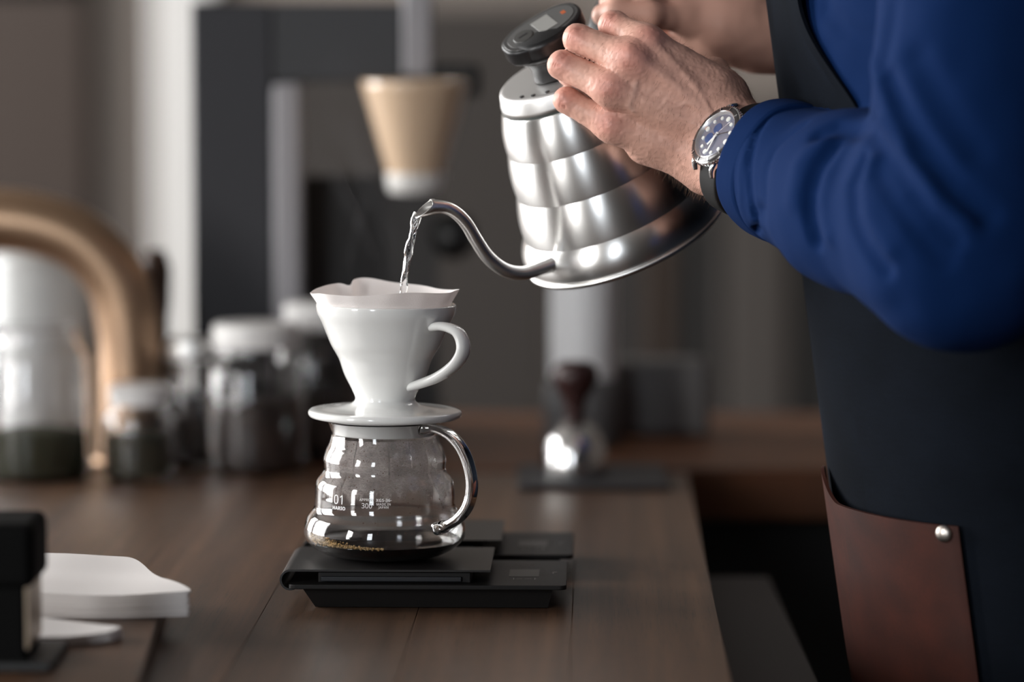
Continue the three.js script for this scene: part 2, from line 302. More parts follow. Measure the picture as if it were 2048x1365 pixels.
// ------------------------------------------------------------------ glass carafe with coffee
const PLATE_Y = TY + 0.1203, PLATFORM_Y = TY + 0.0255;
const yPx = py => at(768, py, 0).y;
const MM = 0.0003256;
{
  const t = thing('coffee_carafe', 'clear glass carafe with wavy sides, black coffee and white print under the dripper', 'carafe', V(0, PLATFORM_Y, 0));
  const Y = py => yPx(py) - PLATFORM_Y;
  const outer = profile([[0, 0.0006], [0.020, 0.0002], [0.0305, 0.0012], [0.040, Y(1104)], [0.0475, Y(1090.5)], [0.0518, Y(1076)], [0.0529, Y(1059)], [0.0505, Y(1032)], [0.0468, Y(1017)],
    [0.0461, Y(1010)], [0.0457, Y(990)], [0.0445, Y(962)], [0.0408, Y(946)], [0.0398, Y(938)], [0.0400, Y(918)], [0.0384, Y(900)], [0.0361, Y(885)], [0.0348, Y(866)], [0.0358, Y(852)], [0.0372, Y(842)]], 220);
  const W = 0.0016;
  const inner = outer.map((p, i) => { const a = outer[Math.max(i - 1, 0)], b = outer[Math.min(i + 1, outer.length - 1)], dx = b[0] - a[0], dy = b[1] - a[1], l = Math.hypot(dx, dy) || 1; return [Math.max(p[0] - dy / l * W, 0), p[1] + dx / l * W]; });
  inner[0][0] = 0;
  mesh('glass_body', lathe([...outer, ...inner.reverse()], 128), M.glass, t);
  inner.reverse();
  const rIn = y => { for (let i = 1; i < inner.length; i++) if (inner[i][1] >= y && inner[i][1] > inner[i - 1][1]) return lerp(inner[i - 1][0], inner[i][0], clamp((y - inner[i - 1][1]) / (inner[i][1] - inner[i - 1][1]))); return inner.at(-1)[0]; };
  const rOut = y => { for (let i = 1; i < outer.length; i++) if (outer[i][1] >= y && outer[i][1] > outer[i - 1][1]) return lerp(outer[i - 1][0], outer[i][0], clamp((y - outer[i - 1][1]) / (outer[i][1] - outer[i - 1][1]))); return outer.at(-1)[0]; };
  // handle: a bent glass rod in front of the right side
  const hp = [[846, 857], [872, 858], [899, 870], [922, 895], [938, 932], [944, 972], [937, 1010], [919, 1036], [898, 1050], [876, 1058]].map(([x, y]) => at(x, y, (x - 768) * MM * 0.8).sub(t.position));
  mesh('handle', sweep(hp, s => { const e = 1 + 0.5 * (smooth(0.1, 0, s) + smooth(0.9, 1, s)); return [0.0029 * e, 0.0043 * e]; }, { n: 90, m: 32, ref: V(0.62, 0, -0.78), power: 3.2 }), M.glass, t);
  // coffee
  const level = Y(1077.5), cof = [[0, inner[0][1] + 0.0002]];
  for (const p of inner) if (p[1] < level - 0.0003 && p[0] > 0.001) cof.push([p[0] - 0.00015, p[1] + 0.0001]);
  cof.push([rIn(level) - 0.0001, level], [rIn(level) - 0.0014, level - 0.0005], [0, level - 0.0005]);
  mesh('coffee', lathe(cof, 96), M.coffee, t);
  // foam bubbles along the near left rim of the coffee
  const bub = new THREE.InstancedMesh(new THREE.IcosahedronGeometry(1, 2), mat([0.50, 0.33, 0.15], 0.25), 1100), m4 = new THREE.Matrix4();
  for (let i = 0; i < 1100; i++) {
    const a = lerp(-1.55, 0.02, Math.pow(rnd(), 1.15)), w = 0.0075 * smooth(0.1, -0.9, a) + 0.0016, r = rIn(level) - 0.0006 - rnd() * rnd() * w, s = lerp(0.0003, 0.00095, rnd() * rnd());
    m4.makeScale(s, s * 0.9, s).setPosition(r * Math.sin(a), level - 0.0002 + rnd() * 0.0009 + 0.0035 * smooth(0.0, -1.2, a) * rnd(), r * Math.cos(a)); bub.setMatrixAt(i, m4);
    const k = 0.55 + rnd() * 0.75; bub.setColorAt(i, new THREE.Color(k, k * 0.97, k * 0.9));
  }
  bub.name = 'foam'; bub.userData = { kind: 'stuff', label: 'tan coffee foam bubbles' }; t.add(bub);
  // condensation inside the glass: fine droplets and a thin mist with a grain
  const drops = new THREE.InstancedMesh(new THREE.SphereGeometry(1, 8, 6), mat([0.13, 0.065, 0.036], 0.15), 2600);
  for (let i = 0; i < 2600; i++) {
    const y = lerp(level + 0.004, Y(868), Math.pow(rnd(), 0.8)), a = rnd() * Math.PI * 2, r = rIn(y) - 0.00005, s = lerp(0.00008, 0.00036, rnd() ** 5);
    m4.makeScale(s, s, s).setPosition(r * Math.sin(a), y, r * Math.cos(a)); drops.setMatrixAt(i, m4);
  }
  drops.name = 'condensation'; drops.userData = { kind: 'stuff', label: 'brown specks and droplets inside the glass' }; t.add(drops);
  const mistTex = dataTex(1024, 512, (u, v) => {   // condensation: dense under the neck, ending in a ragged edge lower down, with clear runs between
    const cx = Math.cos(u * 6.283) * 1.6, sx = Math.sin(u * 6.283) * 1.6, n = fbm(sx * 2, cx * 2, v * 5, 5), f = noise.noise(u * 330, v * 150, 4) + 0.6 * noise.noise(u * 120, v * 60, 8), e = smooth(-0.03, 0.03, v - 0.36 - 0.30 * fbm(sx * 3, cx * 3, 2, 4) - 0.05 * noise.noise(sx * 14, cx * 14, 1));
    const runs = noise.noise(sx * 11, cx * 11, v * 1.2); return clamp((0.46 + n * 0.45 + f * 0.20 - (runs > 0.42 ? 0.25 : 0)) * lerp(0.22, 1, e)); });
  const mp = inner.filter(p => p[1] > level + 0.012 && p[1] < Y(872)).map(p => [p[0] - 0.0001, p[1]]);
  mesh('mist_film', lathe(mp, 96), mat([0.66, 0.585, 0.56], 0.9, { transparent: true, alphaMap: mistTex, side: THREE.DoubleSide }), t);
  // white print on the glass
  const cv = document.createElement('canvas'); cv.width = 1024; cv.height = 288; const x = cv.getContext('2d');
  x.fillStyle = '#000'; x.fillRect(0, 0, 1024, 288); x.fillStyle = '#fff'; x.textAlign = 'center'; x.textBaseline = 'middle';
  const A0 = -54, A1 = 14, U = az => (az - A0) / (A1 - A0) * 1024, YT = 968, YB = 1010, Vy = py => (py - YT) / (YB - YT) * 288;
  const put = (s, az, py, font, sx = 1) => { x.save(); x.translate(U(az), Vy(py)); x.scale(sx, 1); x.font = font; x.fillText(s, 0, 0); x.restore(); };
  put('01', -38, 985.5, '170px sans-serif', 0.95); put('HARIO', -38, 1002, 'bold 66px sans-serif', 1.0);
  put('APPROX', -13, 982.5, '50px sans-serif', 0.95); put('300', -12.4, 994, '92px sans-serif', 0.9);
  put('XGS-36-', 1.4, 983, 'bold 56px sans-serif', 0.95); put('MADE IN', 1.2, 990.5, '44px sans-serif', 1); put('JAPAN', 1.2, 996.5, '44px sans-serif', 1);
  const tex = new THREE.CanvasTexture(cv); tex.minFilter = THREE.LinearFilter;
  const patch = sheet((u, v) => { const y = Y(lerp(YB, YT, v)), a = lerp(A0, A1, u) * Math.PI / 180, r = rOut(y) + 0.00012; return V(r * Math.sin(a), y, r * Math.cos(a)); }, 60, 20, 0);
  mesh('white_print', patch, mat([0.86, 0.86, 0.86], 0.6, { transparent: true, alphaMap: tex }), t);
}

// ------------------------------------------------------------------ porcelain dripper, paper, coffee bed, water
{
  const t = thing('pour_over_dripper', 'white glazed porcelain cone dripper with saucer base and loop handle, standing on the carafe', 'dripper', V(0.0003, PLATE_Y, 0));
  t.rotation.z = -0.0125;
  const out = [[0.0195, 0.0102], [0.0218, 0.0157], [0.0268, 0.0256], [0.0303, 0.0355], [0.0322, 0.039], [0.0353, 0.0442], [0.0384, 0.0515], [0.0416, 0.0588], [0.0447, 0.0655], [0.0455, 0.0695], [0.0455, 0.0712]];
  const base = [[0.032, -0.0135], [0.0328, -0.0128], [0.0330, -0.0035], [0.036, -0.0024], [0.046, -0.0026], [0.0485, -0.0024], [0.0498, -0.0010], [0.0500, 0.0006], [0.0492, 0.0020], [0.0475, 0.0026], [0.040, 0.0030], [0.030, 0.0042], [0.0225, 0.0062], [0.0198, 0.0085]];
  const prof = [...base.slice(0, 4), ...profile(base.slice(4).concat(out), 150)];
  prof.push([0.0450, 0.0718], [0.0438, 0.0716], [0.0430, 0.0706], ...profile([[0.0425, 0.069], [0.040, 0.063], [0.031, 0.0415], [0.019, 0.0165], [0.0105, 0.002], [0.010, -0.004]], 30), [0.030, -0.0065], [0.030, -0.0132], [0.032, -0.0135]);
  mesh('cone_and_saucer', lathe(prof, 128), M.porcelain, t);
  const hp = [[846, 655], [861, 653.5], [878, 651.5], [897, 655], [914, 664], [923, 681], [924.5, 699], [916, 719], [899, 737], [873, 754], [846, 765], [818, 774], [800, 779]].map(([x, y]) => at(x, y, (x - 770) * MM * 0.92).sub(t.position));
  mesh('handle', sweep(hp, s => [lerp(0.0026, 0.0035, Math.sin(Math.PI * s)), lerp(0.0036, 0.0058, Math.sin(Math.PI * clamp(s)) ** 1.2)], { n: 80, m: 24, ref: V(0.68, 0, -0.735) }), M.porcelain, t);

  // paper filter: a folded cone of thin paper standing above the rim
  const pos = V(0.0003, PLATE_Y + 0.0005, 0);
  const f = (u, v) => {
    const a = u * Math.PI * 2, s = Math.sin(a), c = Math.cos(a);                 // a = 0 toward the camera, +90 degrees right
    let top = 0.0800 + 0.0010 * Math.sin(a * 2 + 0.6) + 0.0006 * Math.sin(a * 5);
    const da = Math.atan2(Math.sin(a - 3.66), Math.cos(a - 3.66)); top += 0.0042 * Math.exp(-((da + 0.22) ** 2) / 0.10) - 0.0022 * Math.exp(-((da - 0.08) ** 2) / 0.004);
    const dr = Math.atan2(Math.sin(a - 1.57), Math.cos(a - 1.57)), dl = Math.atan2(Math.sin(a + 1.57), Math.cos(a + 1.57));
    top += 0.0003 * Math.exp(-(dr * dr) / 0.06) - 0.0008 * Math.exp(-(dl * dl) / 0.1);
    const y = lerp(0.004, top, v), yr = 0.0705;
    let r = y < yr ? lerp(0.0108, 0.0432, (y - 0.004) / (yr - 0.004)) - 0.0006 : 0.0426 + (y - yr) * 0.52;
    const lift = smooth(0.066, 0.080, y);
    r += lift * (0.0009 * Math.exp(-(dr * dr) / 0.04) + 0.0020 * Math.exp(-(dl * dl) / 0.02) - 0.0052 * Math.exp(-((da - 0.05) ** 2) / 0.012) + 0.0014 * Math.exp(-((da + 0.2) ** 2) / 0.05) + 0.0006 * Math.sin(a * 7 + 1) + 0.0004 * Math.sin(a * 13));
    return V(r * s, y, r * c);
  };
  const crepe = dataTex(256, 256, (u, v) => 0.5 + 0.5 * noise.noise(u * 60, v * 60, 2) + 0.3 * noise.noise(u * 22, v * 130, 5)); crepe.repeat.set(6, 3);
  M.paper.bumpMap = crepe; M.paper.bumpScale = 0.00012;
  const p = mesh('paper_filter', sheet(f, 180, 60, 0.00018, 1, 1, true), M.paper);
  tag(p, 'pale pinkish paper filter sticking up out of the dripper, folded at its back edge', 'filter'); p.position.copy(pos);

  const bed = mesh('coffee_bed', lathe([[0, 0.030], [0.0255, 0.030], [0.0357, 0.0555], [0.030, 0.0540], [0.010, 0.0485], [0, 0.0480]], 64), mat([0.03, 0.014, 0.007], 0.35));
  tag(bed, 'wet brown coffee grounds down inside the paper filter', 'coffee grounds'); bed.position.copy(pos);
}
{ // falling water, ribbed like a real stream
  const c = [[838, 424, 0.012], [832.5, 440, 0.013], [826.5, 460, 0.013], [820, 490, 0.013], [814, 525, 0.013], [809, 560, 0.013], [805.5, 600, 0.013], [803, 650, 0.013], [802.5, 668, 0.013]].map(q => at(...q));
  const crv = new THREE.CatmullRomCurve3(c), n = 220, m = 28;
  const g = sheet((u, v) => {
    const q = crv.getPointAt(v), a = u * Math.PI * 2, w = lerp(0.0030, 0.0017, Math.pow(v, 0.55)), k = v * 9;
    const r = w * (1 + 0.20 * Math.sin(2 * a + k * 2.4 + 0.7) + 0.13 * Math.sin(3 * a - k * 3.1) + 0.10 * noise.noise(Math.cos(a) * 1.4, Math.sin(a) * 1.4, k * 2.3) + 0.08 * noise.noise(a * 0.2, 7, k * 5));
    return V(q.x + r * Math.cos(a), q.y, q.z - r * 0.75 * Math.sin(a));
  }, m, n, 0, 1, 1, true);
  tag(mesh('water_stream', g, M.water), 'thin clear stream of water falling from the spout into the filter', 'water');
}

{ // faint steam rising from the filter
  const st = dataTex(64, 256, (u, v) => { const e = Math.sin(Math.PI * u) ** 2 * Math.sin(Math.PI * v) ** 1.2, n = 0.55 + 0.9 * fbm(u * 2.2 + fbm(v * 3, 1, 2) * 1.2, v * 5, 6, 4); return clamp(0.045 * e * Math.max(n, 0)); });
  const sm = mat([0.9, 0.9, 0.92], 1, { transparent: true, alphaMap: st, side: THREE.DoubleSide }), g = [];
  for (const [x, z, h, w, k] of [[-0.022, -0.012, 0.13, 0.036, 1], [-0.002, 0.004, 0.10, 0.026, 4], [-0.012, -0.022, 0.17, 0.045, 7]])
    g.push(sheet((u, v) => { const a = (u - 0.5) * 2.4 + k, c = 0.012 * Math.sin(v * 5 + k) - 0.02 * v; return V(x + c + w * 0.5 * Math.sin(a) * (0.5 + v * 0.7), PLATE_Y + 0.078 + v * h, z + w * 0.35 * Math.cos(a) * (0.5 + v * 0.7) + 0.006 * Math.sin(v * 4 + k)); }, 16, 40, 0));
  const o = mesh('steam', mergeGeometries(g), sm); tag(o, 'faint wisps of steam above the paper filter', 'steam', null, 'stuff'); o.castShadow = false;
}

// ------------------------------------------------------------------ two kitchen scales, one behind the other
function makeScale(label, pos) {
  const t = thing('kitchen_scale', label, 'scale', pos, 'flat black brewing scales'); t.rotation.y = YAW;
  // local frame: x -0.060 .. 0.118, z -0.054 .. 0.054, y 0 at the table
  const lipY = 0.0163, R = (x0, x1, z0, z1) => [[x0, z0], [x1, z0], [x1, z1], [x0, z1]];
  const tray = (() => {  // tapered tub
    const a = R(-0.042, 0.107, -0.044, 0.044), b = R(-0.050, 0.1105, -0.048, 0.048), pos = [], idx = [];
    for (const [q, y] of [[a, 0.0005], [b, lipY - 0.003]]) for (const p of q) pos.push(p[0], y, p[1]);
    for (let i = 0; i < 4; i++) { const j = (i + 1) % 4; idx.push(i, i + 4, j, j, i + 4, j + 4); }
    idx.push(0, 1, 2, 0, 2, 3, 4, 6, 5, 4, 7, 6);
    const g = new THREE.BufferGeometry(); g.setAttribute('position', new THREE.Float32BufferAttribute(pos, 3)); g.setIndex(idx); const n = g.toNonIndexed(); n.computeVertexNormals(); return n;
  })();
  mesh('base_tub', tray, M.scaleBlack, t);
  const lip = new THREE.Shape(); const rr = (s, x0, z0, x1, z1, r) => { s.moveTo(x0 + r, z0); s.lineTo(x1 - r, z0); s.absarc(x1 - r, z0 + r, r, -Math.PI / 2, 0); s.lineTo(x1, z1 - r); s.absarc(x1 - r, z1 - r, r, 0, Math.PI / 2); s.lineTo(x0 + r, z1); s.absarc(x0 + r, z1 - r, r, Math.PI / 2, Math.PI); s.lineTo(x0, z0 + r); s.absarc(x0 + r, z0 + r, r, Math.PI, Math.PI * 1.5); };
  rr(lip, -0.058, -0.0535, 0.1185, 0.0535, 0.004);
  const slab = new THREE.ExtrudeGeometry(lip, { depth: 0.0018, bevelEnabled: true, bevelThickness: 0.0006, bevelSize: 0.0006, bevelSegments: 3, curveSegments: 8 }).rotateX(Math.PI / 2).translate(0, lipY - 0.0006, 0);
  mesh('top_panel', slab, M.scaleBlack, t);
  mesh('weighing_block', box(-0.040, 0.058, lipY, 0.0235, -0.046, 0.046, 0.001), M.scaleBlack, t);
  mesh('ridge', box(-0.038, 0.052, lipY + 0.0012, lipY + 0.0045, 0.046, 0.0485, 0.0006), mat([0.012, 0.013, 0.016], 0.35), t);
  // platform sheet, curled under at its left end
  const pr = []; for (let i = 0; i <= 14; i++) { const a = lerp(-2.2, 1.571, i / 14); pr.push([-0.0575 - Math.cos(a) * 0.0068, 0.0182 + Math.sin(a) * 0.0068]); }
  pr.reverse(); pr.unshift([0.0705, 0.025]); const L = pr.length;
  const plat = sheet((u, v) => { const k = v * (L - 1), i = Math.min(Math.floor(k), L - 2), f = k - i; return V(lerp(pr[i][0], pr[i + 1][0], f), lerp(pr[i][1], pr[i + 1][1], f) + 0.0005, lerp(0.050, -0.050, u)); }, 2, (L - 1) * 2, 0.0013);
  mesh('platform', plat, M.scalePlate, t);
  // display and print
  mesh('display_window', box(0.0815, 0.101, lipY - 0.0005, lipY + 0.00025, -0.012, 0.018, 0.0002, 2), mat([0.03, 0.028, 0.025], 0.4), t);
  const cv = document.createElement('canvas'); cv.width = 512; cv.height = 1024; const x = cv.getContext('2d');
  x.fillStyle = '#000'; x.fillRect(0, 0, 512, 1024); x.fillStyle = '#fff'; x.textAlign = 'center'; x.textBaseline = 'middle';
  // canvas covers local x 0.072 .. 0.118 and z -0.05 .. 0.05
  const X = v => (v - 0.072) / 0.046 * 512, Z = v => (v + 0.05) / 0.1 * 1024, gr = s => { x.fillStyle = s; };
  gr('#803c34'); x.font = 'bold 44px sans-serif'; x.save(); x.translate(X(0.0905), Z(-0.030)); x.scale(1.1, 1.6); x.fillText('HARIO', 0, 0); x.restore();
  gr('#b8b8b8'); x.font = '30px sans-serif'; x.fillText('T', X(0.0995), Z(0.029)); for (const a of [0.0848, 0.0985]) x.fillRect(X(a) - 3, Z(0.025), 7, 70);
  x.save(); x.translate(X(0.0885), Z(0.0285)); x.scale(1, 1.7); x.fillText('ON', 0, 0); x.restore(); x.save(); x.translate(X(0.0942), Z(0.0285)); x.scale(1, 1.7); x.fillText('OFF', 0, 0); x.restore();
  gr('#6a6a6a'); for (let k = 0; k < 5; k++) x.fillRect(X(0.1035), Z(-0.010 + k * 0.006), 14, 22);
  gr('#909090'); x.fillRect(X(0.1095), Z(-0.001), 34, 84); gr('#1a1a1a'); x.fillRect(X(0.1095) + 12, Z(-0.001) + 26, 22, 58);
  const tex = new THREE.CanvasTexture(cv); tex.minFilter = THREE.LinearFilter;
  const pl = new THREE.PlaneGeometry(0.046, 0.1).rotateX(-Math.PI / 2).translate(0.095, lipY + 0.0004, 0);
  mesh('panel_print', pl, mat([0.75, 0.72, 0.70], 0.6, { transparent: true, map: tex, alphaMap: tex }), t);
  return t;
}
const s1 = makeScale('flat black kitchen scale under the glass carafe, its display panel at the right', V(0, TY, 0.0035));
const s2 = s1.clone(); s2.name = numbered('kitchen_scale'); scene.add(s2); s2.position.set(0.0065, TY, -0.1285);
s2.userData = { ...s2.userData, label: 'second flat black kitchen scale, empty, close behind the one with the carafe' };

// ------------------------------------------------------------------ pouring kettle
{
  const axis = camDir(-0.398 * 0.934, 0.917 * 0.934, 0.358).normalize(), right = camDir(0.917, 0.398, 0);
  right.addScaledVector(axis, -right.dot(axis)).normalize(); const toward = right.clone().cross(axis).normalize();
  const t = thing('pouring_kettle', 'brushed steel gooseneck kettle with ringed sides, tilted and pouring into the dripper', 'kettle', at(1252, 472, -0.10));
  t.quaternion.setFromRotationMatrix(new THREE.Matrix4().makeBasis(right, axis, toward)); t.updateMatrixWorld(true);
  const loc = p => t.worldToLocal(p.clone());
  // body: four rings that swell between grooves
  const G = [[0.0690, 0.001, 0], [0.0645, 0.0245, 0.0040], [0.0580, 0.0545, 0.0017], [0.0525, 0.0845, 0.0016], [0.0452, 0.113, 0.0018]], pr = [[0, 0.002], [0.064, 0.002], [0.0675, 0.0005]];
  for (let i = 0; i < 4; i++) for (let k = 0; k <= 22; k++) { const s = k / 22; pr.push([lerp(G[i][0], G[i + 1][0], s) + G[i + 1][2] * Math.pow(Math.sin(Math.PI * s), 0.85), lerp(G[i][1], G[i + 1][1], s)]); }
  pr.push([0.0440, 0.1133], [0.040, 0.1133], [0.038, 0.1100], [0, 0.1100]);
  const body = lathe(pr, 160); mesh('body', body, M.steel, t);
  mesh('base_ring', sweep([...Array(24).keys()].map(i => V(Math.cos(i / 24 * Math.PI * 2) * 0.0695, 0.0005, Math.sin(i / 24 * Math.PI * 2) * 0.0695)), () => [0.0019, 0.0019], { n: 140, m: 12, closed: true }), M.steel, t);
  const lid = mesh('lid', lathe([[0.0405, 0.1125], [0.0446, 0.1138], [0.0444, 0.1170], [0.0424, 0.1238], [0.0417, 0.1252], [0.0404, 0.1261], [0.0388, 0.1264], [0.020, 0.1272], [0, 0.1276]], 128), M.steelLid, t);
  mesh('gasket', new THREE.TorusGeometry(0.0446, 0.0006, 8, 128).rotateX(Math.PI / 2).translate(0, 0.1133, 0), mat([0.02, 0.03, 0.025], 0.6), t);
  for (const a of [-0.30, -0.03, 0.26]) mesh('vent_hole', new THREE.CylinderGeometry(0.0016, 0.0016, 0.0006, 16).translate(Math.sin(a - 0.62) * 0.0368, 0.12675, Math.cos(a - 0.62) * 0.0368), M.blackPlastic, lid);
  // spout
  const sp = [[1128, 523, -0.062], [1111, 527, -0.056], [1081, 537, -0.050], [1043, 547, -0.040], [1009, 540, -0.030], [975.5, 514, -0.020], [951, 478, -0.012], [933, 448, -0.006], [913, 427, 0.0], [893, 416, 0.004], [868, 414, 0.008], [850, 417, 0.010]].map(q => loc(at(...q)));
  const c = new THREE.CatmullRomCurve3(sp, false, 'centripetal'), N = 90, m = 32;
  const tubeAt = (u, v, s) => {    // the mouth is cut obliquely
    const q = c.getPointAt(v), T = c.getTangentAt(v), side = loc(t.position.clone().add(V(0.35, 0, 1).normalize())).sub(loc(t.position.clone())).normalize();
    const b = side.addScaledVector(T, -side.dot(T)).normalize(), n = T.clone().cross(b), a = u * Math.PI * 2;
    const r = (0.0047 - 0.0005 * v + 0.0006 * smooth(0.25, 0, v) + 0.0009 * smooth(0.9, 1, v)) * s;
    const p = q.addScaledVector(b, Math.cos(a) * r).addScaledVector(n, Math.sin(a) * r);
    if (v > 0.97) p.addScaledVector(T, -Math.sin(a) * 0.0068 * (v - 0.97) / 0.03 + Math.cos(a) * -0.002 * (v - 0.97) / 0.03);
    return p;
  };
  const sg = mergeGeometries([sheet((u, v) => tubeAt(u, v, 1), m, N, 0, 1, 1, true), sheet((u, v) => tubeAt(1 - u, v, 0.86), m, N, 0, 1, 1, true), sheet((u, v) => tubeAt(u, 1, lerp(1, 0.86, v)), m, 2, 0, 1, 1, true)]);
  mesh('spout', sg, M.steel, t);
  mesh('spout_collar', sweep([sp[1].clone().lerp(sp[0], 0.35), sp[1].clone().lerp(sp[2], 0.1)], () => [0.0061, 0.0061], { n: 6, m: 24 }), M.steel, t);
  // handle on the far right of the body
  const hd = V(0.72, 0, -0.69), H = (r, y) => V(hd.x * r, y, hd.z * r);
  mesh('handle', sweep([H(0.040, 0.110), H(0.050, 0.128), H(0.068, 0.139), H(0.090, 0.141), H(0.108, 0.131), H(0.117, 0.110), H(0.118, 0.085), H(0.113, 0.060)], s => [lerp(0.008, 0.011, smooth(0.1, 0.5, s)), lerp(0.004, 0.006, smooth(0.1, 0.5, s))], { n: 60, m: 20, ref: V(-hd.z, 0, hd.x).cross(V(0, 1, 0)), power: 3 }), M.blackPlastic, t);

  // thermometer set in the lid: stem, collar and a tilted oblong head with a window and a button
  const th = thing('lid_thermometer', 'black oblong digital thermometer with round button, plugged into the kettle lid', 'thermometer', t.localToWorld(V(-0.002, 0.1278, 0.0085)));
  th.quaternion.copy(t.quaternion); th.updateMatrixWorld(true);
  mesh('stem', lathe([[0, 0], [0.0150, 0], [0.0152, 0.001], [0.0140, 0.006], [0.0142, 0.0095], [0.0155, 0.0135], [0.0170, 0.0155], [0, 0.0155]], 64), mat([0.011, 0.011, 0.0115], 0.5), th);
  mesh('collar', new THREE.TorusGeometry(0.0170, 0.0016, 12, 64).rotateX(Math.PI / 2).translate(0, 0.0155, 0), mat([0.035, 0.033, 0.032], 0.35), th);
  mesh('bowl', lathe([[0.0158, 0.0155], [0.0170, 0.019], [0.0182, 0.024], [0.0188, 0.030], [0, 0.032]], 64), M.blackPlastic, th);
  const head = new THREE.Group(); head.name = 'head'; th.add(head);
  const long = camDir(0.84 * 0.985, 0.54 * 0.985, -0.17).normalize(), nrm = camDir(-0.54 * 0.80, 0.84 * 0.80, 0.60).normalize(); nrm.addScaledVector(long, -nrm.dot(long)).normalize();
  const wq = new THREE.Quaternion().setFromRotationMatrix(new THREE.Matrix4().makeBasis(long, nrm, long.clone().cross(nrm)));
  head.quaternion.copy(th.quaternion.clone().invert().multiply(wq)); head.position.copy(th.worldToLocal(at(1081, 53, -0.050)));
  const oval = (a, b, depth, bev) => { const s = new THREE.Shape(); const n = 72; for (let i = 0; i < n; i++) { const q = i / n * Math.PI * 2, e = 0.80, x = Math.sign(Math.cos(q)) * Math.abs(Math.cos(q)) ** e * a, y = Math.sign(Math.sin(q)) * Math.abs(Math.sin(q)) ** e * b; i ? s.lineTo(x, y) : s.moveTo(x, y); } s.closePath(); return new THREE.ExtrudeGeometry(s, { depth, bevelEnabled: bev > 0, bevelThickness: bev, bevelSize: bev, bevelSegments: 5, curveSegments: 4 }).rotateX(-Math.PI / 2); };
  mesh('case', oval(0.0275, 0.0158, 0.008, 0.0018).translate(0, -0.0105, 0), M.blackPlastic, head);
  mesh('rim', (() => { const o = oval(0.0270, 0.0153, 0.0006, 0.0006); return o.translate(0, -0.0014, 0); })(), mat([0.055, 0.053, 0.052], 0.3), head);
  mesh('face_plate', oval(0.0245, 0.0128, 0.0006, 0.0002).translate(0, -0.0006, 0), M.greyPlastic, head);
  mesh('display', box(-0.0035, 0.0095, 0.0000, 0.0005, -0.0085, 0.0085, 0.0002, 2), M.lcd, head);
  mesh('button', lathe([[0, 0.0011], [0.0062, 0.0011], [0.0070, 0.0006], [0.0072, 0], [0, 0]], 48).translate(-0.0135, 0.0001, 0), mat([0.06, 0.058, 0.055], 0.35), head);
  mesh('button_mark', box(-0.0170, -0.0100, 0.0011, 0.0013, -0.0007, 0.0007), M.blackPlastic, head).rotation.set(0, 0, 0);
  mesh('red_mark', box(0.0165, 0.0195, 0.0001, 0.0003, -0.002, 0.002), mat([0.45, 0.10, 0.03], 0.5), head);
  const cv = document.createElement('canvas'); cv.width = 256; cv.height = 256; const x = cv.getContext('2d'); x.fillStyle = '#000'; x.fillRect(0, 0, 256, 256); x.fillStyle = '#fff';
  for (let k = 0; k < 3; k++) x.fillRect(20 + k * 18, 40, 8, 176);
}

